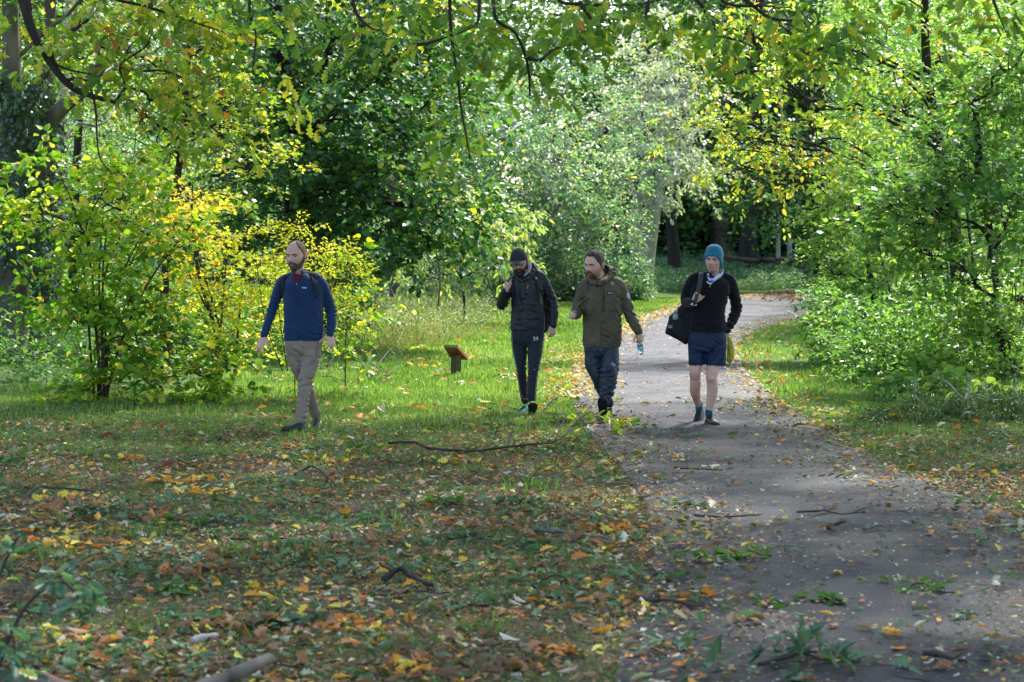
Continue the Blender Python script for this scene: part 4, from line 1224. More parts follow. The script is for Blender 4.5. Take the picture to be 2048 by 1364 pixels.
def limb(a, b, r0, r1, sag=0.0, wob=.06, k=4, n=6, seed=None):
    a, b = np.asarray(a, float), np.asarray(b, float)
    t = np.linspace(0, 1, k + 1)[:, None]
    L = np.linalg.norm(b - a)
    p = a * (1 - t) + b * t
    p[1:-1] += rng.normal(size=(k - 1, 3)) * wob * L
    p[:, 2] += sag * L * np.sin(t[:, 0] * pi)
    r = r0 * (1 - t[:, 0]) + r1 * t[:, 0]
    return tube(p, r, n, (1, .1, 0), 2, cap=False)

def spray(c, ax, n, L, wid, size, tint0, T=T_QUAD, droop=.3, tvar=.18, rnd=.5, yellow=.06, flat=.20):
    """leaves in flat sprays: c (N,3) spray bases, ax (N,3) their directions, n leaves each"""
    N = len(c)
    ax = nrm(ax)
    side = nrm(np.cross(ax, [0, 0, 1.0]) + 1e-6)
    up = np.cross(side, ax)
    t = rng.random((N, n)); s = rng.uniform(-1, 1, (N, n)) * (1 - .5 * t)
    pos = c[:, None, :] + ax[:, None, :] * (t * L)[..., None] + side[:, None, :] * (s * wid)[..., None] + up[:, None, :] * (rng.normal(size=(N, n)) * wid * flat)[..., None]
    pos[..., 2] -= (t ** 2) * L * droop * .6
    d = ax[:, None, :] * .7 + side[:, None, :] * np.sign(s)[..., None] * .8 + rng.normal(size=(N, n, 3)) * rnd
    d[..., 2] -= droop
    u = np.array([0, 0, 1.0]) + rng.normal(size=(N, n, 3)) * (.22 + rnd * .45)
    tt = np.clip(np.broadcast_to(np.asarray(tint0)[:, None] if np.ndim(tint0) else tint0, (N, n)) + rng.normal(size=(N, n)) * tvar, 0, .86)
    y = rng.random((N, n)) < yellow
    tt = np.where(y, rng.uniform(.86, 1, (N, n)), tt)
    sz = size * rng.uniform(.65, 1.25, (N, n))
    return stamp(T, pos.reshape(-1, 3), d.reshape(-1, 3), u.reshape(-1, 3), sz.ravel(), tt.ravel())

def blobs_to_clumps(blobs, D0, dens):
    """blobs: (px, py, rx, ry, dD, depth_m[, weight]) in photo pixels at distance D0+dD"""
    C, A, W = [], [], []
    for b in blobs:
        px, py, rx, ry, dD, dm = b[:6]
        w = b[6] if len(b) > 6 else 1
        D = D0 + dD
        c = P(px, py, D); s = D / FPX
        r = np.array([rx * s, dm, ry * s])
        n = max(3, int(dens * w * (r[0] * r[2] * 2 + r[0] * r[1] + r[1] * r[2])))
        v = nrm(rng.normal(size=(n, 3)))
        rad = rng.random(n) ** .45
        lump = 1 + .36 * vn(v, .8, R.randrange(9999), 2)
        p = c + v * r * (rad * lump)[:, None]
        C.append(p); A.append(v * [1, 1, .45] + rng.normal(size=(n, 3)) * .35); W.append(vn(p, .35, 77, 2))
    return np.vstack(C), np.vstack(A), np.concatenate(W)

def tree(name, label, cat, group, trunk, bark, D0, blobs, lm, dens=6, leaf=.09, nl=14, L=.45, wid=.22, T=T_QUAD, tint=.45, tw=.22, droop=.3, yellow=.05, branch=True, tr_parts=None, rnd=.5, tvar=.16, br=.035, twig_mat=None, tw_r=.006, hub=None):
    """trunk: list of (px, py, dD, radius) from the ground up"""
    tp = [P(a, b, D0 + c) for a, b, c, r in trunk]
    tp[0][2] = min(tp[0][2], gz(tp[0][0], tp[0][1]) - .05)
    base = tp[0].copy(); base[2] = gz(base[0], base[1])
    root = empty(name, base, label, cat, group)
    tr = [r for *_, r in trunk]
    parts = [tube(tp, tr, 14, (1, 0, 0), 5, cap=True)]
    V = parts[0][0]; 
    g = vn(V, 1.6, 5, 2)[:, None] * .12
    ctr = np.array(tp).mean(0)
    obj("trunk", parts + (tr_parts or []), bark, root)
    dens, nl, L = dens * .66, int(nl * 1.5), L * 1.12
    C, A, W = blobs_to_clumps(blobs, D0, dens)
    tt = np.clip(tint + tw * W, 0, .85)
    arr = [spray(C, A, nl, L, wid, leaf, tt, T, droop, tvar, rnd, yellow)]
    if branch:
        tps, _ = catmull(tp, np.array(tr), 6)
        bw = []
        for b in blobs:
            c = P(b[0], b[1], D0 + b[4])
            q = tps[len(tps) // 3:]
            cand = np.linalg.norm(q - c, axis=1) + np.clip(q[:, 2] - c[2], -9, 9) * .5
            a = q[np.argmin(cand)]
            bw.append(limb(a, c, br, br * .45, .06, .05, 5, 6))
            s = (D0 + b[4]) / FPX; r = np.array([b[2] * s, b[5], b[3] * s])
            for k in range(9):
                v = nrm(rng.normal(size=3)) * r * .85
                bw.append(limb(c + (a - c) * rng.random() * .4, c + v, br * .4, br * .12, .05, .07, 4, 4))
        bobj = obj("branches", bw, twig_mat or bark, root)
        k = min(len(C), 420)
        idx = rng.choice(len(C), k, replace=False)
        an = nrm(A[idx])
        e = C[idx] + an * L * .8; e[:, 2] -= L * droop * .3
        tv = []
        for a0, a1 in zip(C[idx] - an * .15, e):
            tv.append(limb(a0, a1, tw_r, tw_r * .5, .03, .05, 2, 3))
        Vt, Ft = merge(tv)
        obj("twigs", [(Vt, Ft)], twig_mat or bark, root)
    me = join_arr("crown", arr)
    link("crown", me, lm, root)
    return root

build_ground()
build_path()
# ------------------------------------------------------------------ trees and shrubs
GT = "trees along the woodland edge"
GS = "shrubs beside the grass"
# left: ivy-clad trunk with its leaning limb
iv = tree("ivy_clad_tree", "thick grey tree trunk at the left edge wrapped in dark ivy", "tree", GT,
     [(8, 745, 0, .36), (16, 700, 0, .28), (24, 600, 0, .25), (28, 450, 0, .23), (28, 300, 0, .21), (24, 150, 0, .15), (20, 0, 0, .12), (20, -250, 0, .12)], BARK, 31.5,
     [(40, 30, 150, 110, .8, 1.2), (120, -120, 260, 120, 0, 2), (-60, 120, 120, 160, .5, 1.5), (330, -60, 200, 90, 1, 2)], L_OAK, dens=11, leaf=.10, tint=.45, yellow=.10,
     tr_parts=[tube([P(40, 305, 31.5), P(70, 280, 31.3), P(120, 220, 31.2), P(165, 180, 31.1), P(215, 115, 31), P(285, 30, 30.9), P(340, -60, 30.8)], [.12, .12, .11, .10, .085, .07, .05], 12), tube([P(70, 300, 31.2), P(60, 200, 31.2), P(100, 140, 31.3), P(180, 80, 31.6)], [.06, .06, .05, .03], 8)])
def ivy(root, pts, D, n, size=.07):
    pp = np.array([P(a, b, D + c) for a, b, c, r in pts]); rr = np.array([r for *_, r in pts])
    c, r = catmull(pp, rr, 8)
    i = rng.integers(0, len(c), n)
    a = rng.uniform(0, 2 * pi, n)
    rad = r[i, 0] * (1.0 + .35 * rng.random(n) ** 2) + .03 * (1 + vn(c[i] + np.stack([np.cos(a), np.sin(a), a * 0], 1) * .3, 1.1, 3))
    o = np.stack([np.cos(a), np.sin(a), np.zeros(n)], 1)
    p = c[i] + o * rad[:, None] + rng.normal(size=(n, 3)) * [.02, .02, .12]
    ax = np.array([0, 0, -1.0]) + rng.normal(size=(n, 3)) * .5
    tint = np.clip(.45 + .3 * rng.normal(size=n), 0, 1)
    link("ivy", join_arr("ivy", [stamp(T_MAPLE, p, ax, o + rng.normal(size=(n, 3)) * .35, size * rng.uniform(.6, 1.3, n), tint)]), L_IVY, root)
ivy(iv, [(45, 520, 0, .36), (42, 440, 0, .40), (45, 380, 0, .44), (50, 300, 0, .42), (45, 220, 0, .36), (35, 170, 0, .26)], 31.4, 5200)
t2 = tree("ivy_clad_tree", "slim ivy-covered trunk standing just right of the thick ivy-clad tree", "tree", GT,
     [(78, 720, 0, .17), (80, 640, 0, .15), (84, 450, 0, .13), (92, 250, 0, .12), (100, 50, 0, .10), (100, -200, 0, .07)], BARK, 34,
     [(150, 60, 140, 120, 1, 1.5), (90, -60, 200, 100, .5, 1.5)], L_OAK, dens=8, leaf=.10, tint=.4)
ivy(t2, [(74, 640, 0, .19), (80, 540, 0, .20), (86, 400, 0, .2), (92, 300, 0, .2), (96, 220, 0, .16)], 34, 2600)
tree("beech_tree", "pale slender grey trunk right of the two ivy-covered trunks", "tree", GT,
     [(112, 700, 0, .10), (114, 600, 0, .095), (118, 430, 0, .09), (120, 260, 0, .08), (135, 60, 0, .07), (150, -200, 0, .05)], BARK_P, 36,
     [(230, 210, 140, 120, 1.5, 1.6), (330, 90, 170, 120, 2, 2), (200, 10, 150, 90, 1, 1.5)], L_BRIGHT, dens=8, leaf=.09, tint=.45, yellow=.08)
tree("beech_tree", "thin dark trunk half hidden behind the lime green hazel", "tree", GT,
     [(150, 690, 0, .10), (146, 560, 0, .09), (150, 400, 0, .08), (160, 200, 0, .07), (165, 0, 0, .05)], BARK_D, 39,
     [(170, 420, 110, 120, 2.5, 1.4), (120, 300, 110, 100, 2, 1.4), (60, 380, 90, 120, 3, 1.2), (260, 330, 130, 130, 3, 1.6)], L_DARK, dens=9, leaf=.10, tint=.45)
# the big dark lime behind
tree("lime_tree", "broad dark green lime tree filling the wood left of centre", "tree", GT,
     [(640, 650, 0, .30), (625, 500, 0, .26), (600, 300, 0, .22), (560, 120, 0, .18), (540, -80, 0, .14), (530, -300, 0, .1)], BARK_D, 38,
     [(560, 430, 190, 110, -1, 2.2, 1.3), (760, 360, 180, 130, -2, 2.2, 1.3), (640, 240, 190, 130, -1.5, 2.2, 1.2), (840, 220, 150, 130, -1, 2), (470, 260, 120, 110, 0, 1.8), (900, 440, 110, 100, -2.2, 1.5), (700, 80, 200, 100, -.5, 2.2), (520, 80, 150, 90, 0, 2), (880, 80, 130, 80, 0, 1.8), (430, 480, 90, 80, 0, 1.5), (700, 490, 120, 60, -1, 1.6), (640, -90, 300, 110, 0, 3, .6)],
     L_DARK, dens=15, leaf=.115, nl=16, L=.6, wid=.28, T=T_ROUND, tint=.42, tw=.25, droop=.55, yellow=.07, br=.06)
# lime-yellow oak foliage upper left
tree("field_maple_tree", "light green maple with small lobed leaves below the bare black oak limb", "tree", GT,
     [(330, 720, 0, .07), (330, 560, 0, .06), (350, 400, 0, .05), (370, 220, 0, .04), (380, 60, 0, .03)], BARK_D, 29,
     [(330, 300, 130, 70, 0, .9), (250, 210, 110, 70, -.2, .8), (420, 260, 110, 80, 0, .9), (360, 160, 150, 70, .2, 1), (470, 190, 100, 60, .2, .8), (520, 330, 70, 60, .4, .6), (250, 100, 120, 70, .2, .9), (440, 90, 110, 60, 0, .8), (200, 380, 90, 70, .5, .7), (400, 380, 110, 60, .4, .8)],
     L_OAK, dens=17, leaf=.075, nl=16, L=.35, wid=.2, T=T_MAPLE, tint=.66, tw=.16, yellow=.10, br=.03)
# centre oak
tree("oak_tree", "blue green oak with pale grey bare limbs in the centre of the wood", "tree", GT,
     [(1130, 575, 0, .26), (1115, 500, 0, .22), (1085, 380, -2, .16), (1040, 270, -3, .12), (985, 190, -3, .10), (930, 150, -3, .07)], BARK_P, 62,
     [(1000, 260, 120, 90, -6, 2.2), (1120, 330, 130, 90, -6.5, 2.2), (1200, 420, 110, 80, -2, 1.6), (1060, 420, 110, 80, -1.5, 1.5), (920, 330, 90, 80, -.5, 1.4), (1180, 230, 130, 80, -.8, 1.8), (1060, 150, 140, 70, 0, 1.8), (940, 180, 90, 70, 0, 1.4), (1260, 330, 60, 60, -1, 1), (1180, 500, 80, 30, -2, 1)],
     L_BLUE, dens=11, leaf=.135, nl=15, L=.6, wid=.3, T=T_OAK, tint=.5, tw=.25, yellow=.06, br=.06)
tree("sweet_chestnut_sapling", "sapling with long drooping pale leaves behind the man in the black cap", "tree", GT,
     [(930, 640, 0, .03), (925, 560, 0, .03), (905, 480, 0, .025), (880, 400, 0, .02)], BARK_D, 47,
     [(880, 470, 70, 60, 0, .9), (970, 460, 90, 60, -.2, 1), (920, 400, 70, 50, 0, .8), (1000, 520, 60, 40, -.4, .7), (850, 540, 70, 35, -.3, .8), (1020, 430, 50, 40, 0, .7)],
     L_PALE, dens=20, leaf=.17, nl=11, L=.4, wid=.2, T=T_LONG, tint=.5, tw=.2, droop=1.1, yellow=.10, br=.02)
tree("thorn_bush", "bare grey branching thorn with hanging twigs left of the pale chestnut leaves", "shrub", GS,
     [(870, 640, 0, .02), (880, 560, 0, .02), (868, 480, 0, .018), (858, 420, 0, .014)], BARK, 45,
     [(870, 560, 60, 50, .5, .6), (820, 560, 60, 40, .5, .6)], L_PALE, dens=7, leaf=.09, nl=8, tint=.3, br=.02)
tree("ash_tree", "bright yellow crowned ash glowing at the top left of centre behind the dark lime", "tree", GT,
     [(790, 580, 6, .14), (785, 400, 6, .12), (775, 200, 4, .10), (765, 60, 0, .07)], BARK, 48,
     [(775, 40, 70, 50, -3, 1.3), (740, 90, 60, 40, -3, 1.2), (830, 0, 80, 50, -3, 1.4), (700, 0, 60, 40, -3, 1.2)], L_CHERRY, dens=14, leaf=.13, nl=14, L=.5, wid=.25, T=T_LONG, tint=.66, tw=.1, droop=.5, yellow=.25, br=.04)
# twin-trunked tree by the bend, its pale sheen put into the leaf colour
tree("willow_tree", "sheen-paled willow with leaning twin trunks beyond the bend of the path", "tree", GT,
     [(1278, 545, 0, .42), (1290, 510, 0, .34), (1302, 440, 0, .28), (1318, 350, 0, .24), (1330, 250, 0, .14), (1340, 170, 0, .06)], BARK_P, 70,
     [(1330, 300, 85, 90, -1, 2.4), (1290, 200, 80, 90, -1, 2.4), (1370, 190, 80, 90, 0, 2.4), (1370, 330, 55, 60, -.5, 1.6), (1320, 90, 90, 60, 0, 2.6), (1290, 390, 50, 40, -1, 1.4)],
     L_GLOSS, dens=9, leaf=.15, nl=16, L=.6, wid=.3, T=T_OVAL, tint=.5, tw=.3, droop=.7, yellow=0, br=.06,
     tr_parts=[tube([P(1284, 530, 69.6), P(1268, 480, 69.6), P(1275, 410, 69.6), P(1296, 350, 69.8), P(1300, 280, 70)], [.26, .2, .18, .15, .1], 10)])
# cherry, right of the path
tree("cherry_tree", "yellow green cherry with arching branches and drooping leaves over the path", "tree", GT,
     [(1905, 720, 0, .24), (1925, 640, 0, .17), (1912, 500, 0, .13), (1895, 380, 0, .12), (1872, 260, 0, .09), (1856, 150, 0, .08), (1850, 60, 0, .07), (1850, -120, 0, .06)], BARK_D, 35,
     [(1700, 100, 130, 80, 0, 1.5), (1560, 170, 120, 70, -.5, 1.4), (1450, 160, 100, 70, -.3, 1.3), (1400, 250, 70, 50, -.6, .9), (1520, 270, 120, 60, -.8, 1.2), (1640, 280, 110, 60, -.8, 1.2), (1560, 360, 80, 40, -1, .8), (1480, 330, 60, 30, -1, .7), (1650, 380, 70, 40, -1, .8), (1780, 210, 110, 80, -.3, 1.4), (1900, 110, 130, 90, 0, 1.6), (1620, 440, 30, 15, -1.3, .3), (1850, -60, 260, 90, 0, 2.4, .6), (1560, 50, 130, 60, .5, 1.4), (1420, 60, 100, 60, 1, 1.4)],
     L_CHERRY, dens=11, leaf=.11, nl=11, L=.5, wid=.2, T=T_OVAL, tint=.42, tw=.22, droop=.75, yellow=.12, br=.032, rnd=.55)
tree("maple_tree", "bright green broadleaf thicket at the right edge over bare dark stems", "tree", GT,
     [(2010, 830, 0, .055), (2000, 650, 0, .05), (1985, 500, 0, .045), (1960, 330, 0, .05), (1950, 200, 0, .04)], BARK_D, 27.5,
     [(1950, 330, 150, 80, -.5, 1.1), (1880, 420, 120, 70, -.8, 1), (2010, 460, 110, 90, -.6, 1), (1830, 500, 90, 60, -.8, .8), (1960, 220, 120, 80, 0, 1), (2040, 120, 90, 100, 0, .9), (1920, 560, 90, 45, -.4, .6), (2040, 600, 60, 60, -.3, .6), (1780, 420, 70, 60, -.3, .7), (2010, 700, 60, 60, -.5, .7), (1900, 640, 90, 50, .2, .7), (2050, 790, 50, 50, -.6, .5)],
     L_BRIGHT, dens=30, leaf=.108, nl=15, L=.42, wid=.24, T=T_MAPLE, tint=.42, tw=.2, droop=.35, yellow=.05, br=.025)
tree("elder_shrub", "leafy bright shrub leaning over the right verge where the path bends", "shrub", GS,
     [(1755, 720, 0, .06), (1750, 620, 0, .05), (1735, 520, 0, .04), (1720, 430, 0, .03)], BARK_D, 33,
     [(1720, 480, 100, 60, 0, 1), (1660, 540, 60, 50, -.2, .7), (1770, 560, 90, 60, -.3, .9), (1690, 430, 80, 50, .3, .9), (1800, 650, 80, 60, -.4, .8), (1700, 640, 60, 60, -.4, .7), (1740, 340, 90, 60, .5, 1)],
     L_BRIGHT, dens=34, leaf=.09, nl=15, L=.4, wid=.22, T=T_OVAL, tint=.60, tw=.25, yellow=.06, br=.025)
tree("hazel_coppice", "many thin upright brown stems under the right hand canopy", "shrub", GS,
     [(1965, 790, 0, .03), (1960, 650, 0, .028), (1940, 480, 0, .02), (1930, 380, 0, .015)], TWIG, 29.5,
     [(1960, 700, 70, 40, 0, .6), (1880, 740, 60, 40, -.2, .5), (2030, 740, 50, 50, -.2, .5)], L_BRIGHT, dens=22, leaf=.09, nl=10, tint=.45, T=T_ROUND, br=.01,
     tr_parts=[tube([P(1960 + a, 790 + abs(a) * .1, 29.5 + b), P(1950 + a * 1.2 + c, 600, 29.5 + b), P(1945 + a * 1.5 + c * 2, 380, 29.5 + b)], [.022, .018, .01], 6) for a, b, c in [(-90, .6, 10), (-70, .2, -12), (-50, .9, 8), (-30, .3, -20), (20, .5, 14), (45, .1, -10), (65, .8, 18), (80, .4, -6), (-110, 1.2, 20), (-130, .9, -10), (-10, 1.1, 30)]])
# dark wood around the bend
DW = "dark trunks in the wood past the bend"
for i, (px, r, lean, D, bk, lab) in enumerate([(1350, .22, -18, 80, BARK_D, "dark leaning trunk just right of the twin-trunked willow"), (1395, .13, 4, 92, BARK_D, "thin dark trunk left of the teal beanie in the shaded wood"), (1440, .42, 5, 90, BARK, "broad greyish trunk above the man in the beanie"),
                                               (1495, .34, 8, 84, BARK_D, "dark straight trunk right of the beanie, second thickest in the shade"), (1528, .14, -4, 94, BARK_D, "slim trunk between the dark straight trunk and the dead log's end"), (1556, .08, 3, 86, BARK_P, "pale thin pole standing behind the fallen dead log"),
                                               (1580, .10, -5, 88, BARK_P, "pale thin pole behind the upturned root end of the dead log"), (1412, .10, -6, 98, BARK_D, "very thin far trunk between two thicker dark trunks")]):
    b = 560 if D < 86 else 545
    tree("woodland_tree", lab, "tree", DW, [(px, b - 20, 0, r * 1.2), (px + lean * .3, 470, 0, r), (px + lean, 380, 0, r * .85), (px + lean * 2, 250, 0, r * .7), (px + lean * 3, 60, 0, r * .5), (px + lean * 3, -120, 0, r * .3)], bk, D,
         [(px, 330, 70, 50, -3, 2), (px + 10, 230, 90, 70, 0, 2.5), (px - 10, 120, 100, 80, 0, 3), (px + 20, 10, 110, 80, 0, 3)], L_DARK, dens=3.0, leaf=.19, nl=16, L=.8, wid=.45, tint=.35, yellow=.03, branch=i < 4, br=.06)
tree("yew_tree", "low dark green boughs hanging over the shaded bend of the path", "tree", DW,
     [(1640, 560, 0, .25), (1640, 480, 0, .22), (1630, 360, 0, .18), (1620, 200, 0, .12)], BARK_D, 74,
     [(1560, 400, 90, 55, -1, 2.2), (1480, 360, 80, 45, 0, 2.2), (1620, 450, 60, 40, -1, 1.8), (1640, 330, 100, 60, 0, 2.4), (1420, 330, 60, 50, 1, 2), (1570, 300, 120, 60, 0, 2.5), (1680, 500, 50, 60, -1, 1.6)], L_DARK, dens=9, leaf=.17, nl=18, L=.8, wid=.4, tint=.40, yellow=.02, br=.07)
def bend_shade():  # dark leaf mass added to cover bright gaps with shade
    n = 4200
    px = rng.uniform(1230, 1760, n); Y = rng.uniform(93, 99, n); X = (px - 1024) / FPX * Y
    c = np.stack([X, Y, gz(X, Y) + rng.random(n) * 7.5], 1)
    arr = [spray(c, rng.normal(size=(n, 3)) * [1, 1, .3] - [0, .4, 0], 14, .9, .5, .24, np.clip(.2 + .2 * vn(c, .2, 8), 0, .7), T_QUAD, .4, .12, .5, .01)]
    tag(link("shade_leaf_mass", join_arr("shade_leaf_mass", arr), L_IVY), "added mass of dark leaves standing in for shade behind the trunks at the bend", "undergrowth", kind="stuff")
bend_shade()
# left shrubs near the first man
hz = tree("hazel_bush", "lime green hazel bush with large round leaves at the left of the grass", "shrub", GS,
     [(196, 795, 0, .020), (197, 720, 0, .018), (190, 640, 0, .016), (185, 560, -.1, .012), (172, 470, -.2, .010)], TWIG, 25,
     [(110, 430, 110, 45, -.2, .7), (250, 440, 120, 50, -.3, .8), (300, 500, 60, 40, -.2, .5), (190, 540, 110, 60, -.2, .7), (260, 610, 90, 55, -.1, .6), (360, 710, 80, 40, -.3, .6), (250, 700, 110, 50, -.2, .6), (150, 640, 60, 60, -.1, .4), (300, 770, 120, 35, -.4, .5), (180, 780, 90, 30, -.4, .5), (430, 760, 60, 30, -.4, .4), (90, 330, 100, 22, -.4, .5), (240, 330, 90, 25, -.3, .5), (40, 430, 60, 25, -.4, .4), (460, 720, 80, 25, -.5, .4), (250, 380, 60, 30, -.4, .4), (90, 580, 50, 40, -.3, .3)],
     L_HAZEL, dens=50, leaf=.092, nl=9, L=.34, wid=.16, T=T_ROUND, tint=.36, tw=.2, droop=.25, yellow=.13, br=.012, tw_r=.004,
     tr_parts=[tube([P(a, 795, 25 + d), P(b, 690, 25 + d), P(c, 560, 24.9 + d), P(e, 440, 24.8 + d)], [.018, .015, .011, .007], 6) for a, b, c, e, d in [(206, 212, 205, 215, .0), (208, 218, 240, 300, .1), (188, 180, 170, 150, .1), (214, 205, 198, 205, -.1), (212, 240, 300, 390, 0), (200, 205, 207, 255, .2)]])
tree("maple_shrub", "orange yellow maple shrub rising behind the lime green hazel", "shrub", GS,
     [(440, 740, 0, .03), (430, 660, 0, .025), (400, 560, 0, .02), (385, 450, 0, .014), (385, 370, 0, .008)], TWIG, 26.0,
     [(385, 400, 60, 50, 0, .5), (400, 470, 90, 50, 0, .6), (450, 540, 90, 60, 0, .7), (370, 560, 70, 50, .2, .5), (440, 620, 90, 50, -.1, .6), (500, 600, 60, 70, 0, .6), (480, 690, 80, 40, -.1, .5), (350, 470, 60, 50, .2, .5), (320, 410, 50, 40, .3, .5)],
     L_YELLOW, dens=56, leaf=.060, nl=12, L=.26, wid=.14, T=T_MAPLE, tint=.48, tw=.3, droop=.3, yellow=.10, br=.010, tw_r=.004,
     tr_parts=[tube([P(a, 740, 26.0), P(b, 620, 26.1), P(c, 480, 26.0)], [.018, .014, .006], 6) for a, b, c in [(455, 430, 385), (430, 445, 455), (470, 480, 500), (460, 415, 340)]])
tree("yellow_shrub", "small-leaved pale yellow shrub directly behind the man in the blue top", "shrub", GS,
     [(590, 745, 0, .007), (588, 680, 0, .007), (585, 580, 0, .006), (590, 480, 0, .006)], TWIG, 25.4,
     [(560, 500, 45, 40, 0, .5), (620, 505, 70, 35, 0, .6), (520, 560, 50, 50, .1, .5), (660, 570, 60, 50, 0, .6), (590, 600, 80, 60, .3, .6), (690, 610, 50, 45, -.1, .5), (540, 660, 60, 50, .1, .5), (700, 550, 40, 30, 0, .4), (600, 460, 40, 25, .1, .4), (660, 660, 50, 40, 0, .5), (700, 525, 30, 20, 0, .3)],
     L_YELLOW, dens=66, leaf=.045, nl=15, L=.24, wid=.10, T=T_OVAL, tint=.30, tw=.2, droop=.2, yellow=.06, br=.010, tw_r=.004,
     tr_parts=[tube([P(a, 742, 25.4), P(b, 640, 25.4), P(c, 500, 25.4)], [.007, .006, .004], 6) for a, b, c in [(575, 560, 545), (600, 610, 640), (610, 650, 690), (565, 530, 510)]])
tree("hazel_bush", "sprig of light green hazel leaves reaching right past the man in the blue top", "shrub", GS,
     [(690, 740, 0, .008), (692, 660, 0, .008), (705, 580, 0, .007), (715, 510, 0, .005)], TWIG, 25.9,
     [(715, 520, 45, 30, 0, .3), (690, 560, 40, 35, 0, .3), (730, 620, 60, 25, -.1, .4), (690, 640, 40, 40, 0, .3), (700, 690, 35, 30, 0, .3), (760, 610, 30, 14, 0, .2)],
     L_HAZEL, dens=30, leaf=.085, nl=6, L=.28, wid=.14, T=T_ROUND, tint=.5, yellow=.16, br=.008, tw_r=.004)
tree("bramble_patch", "dark green bramble tangle under the hazel at the foot of the ivy-clad tree", "shrub", GS,
     [(90, 800, 0, .01), (92, 780, 0, .01), (94, 760, 0, .006)], TWIG, 26.5,
     [(60, 770, 100, 30, 0, .7), (180, 790, 100, 30, -.5, .7), (320, 800, 120, 28, -.8, .7), (450, 800, 80, 22, -.8, .5), (30, 720, 90, 40, 2, .8), (240, 740, 160, 40, 1.2, .8)],
     L_DARK, dens=20, leaf=.065, nl=12, L=.25, wid=.16, T=T_MAPLE, tint=.4, tw=.3, yellow=.05, br=.006, tw_r=.004)
# right: low plants in front of the shrubs
for px, py, rx, ry, D, lm, T, lf, lab in [(1690, 690, 70, 60, 31, L_BRIGHT, T_OVAL, .07, "nettle clump at the tip of the right hand verge"), (1780, 720, 90, 60, 28.5, L_BRIGHT, T_OVAL, .07, "nettle clump below the leafy bright shrub"), (1870, 770, 90, 50, 25.5, L_BRIGHT, T_ROUND, .09, "broad-leaved lime green weeds behind the fallen brushwood"),
                                            (1980, 800, 80, 50, 24, L_BRIGHT, T_ROUND, .09, "lime green dock plants at the right edge behind the brushwood"), (1740, 640, 60, 50, 33, L_BLUE, T_OVAL, .07, "blue green weeds behind the nettle clumps"), (1660, 620, 40, 50, 38, L_BLUE, T_OVAL, .08, "weeds around the dead hogweed stems"), (1800, 800, 60, 30, 24.2, L_DARK, T_OVAL, .06, "dark low weeds at the verge left of the brushwood"), (1900, 680, 80, 40, 29, L_BRIGHT, T_OVAL, .08, "leafy weeds around the foot of the cherry trunk")]:
    tree("weed_clump", lab, "weeds", "weed clumps on the right verge", [(px, py + ry, 0, .006), (px, py + ry * .4, 0, .006), (px, py, 0, .004)], L_DARK, D,
         [(px, py, rx, ry, 0, .9), (px + rx * .3, py + ry * .5, rx, ry * .6, -.5, .7)], lm, dens=50, leaf=lf * 1.3, nl=11, L=.25, wid=.13, T=T, tint=.45, tw=.3, droop=.3, br=.004, tw_r=.0035, rnd=.6, yellow=.03)

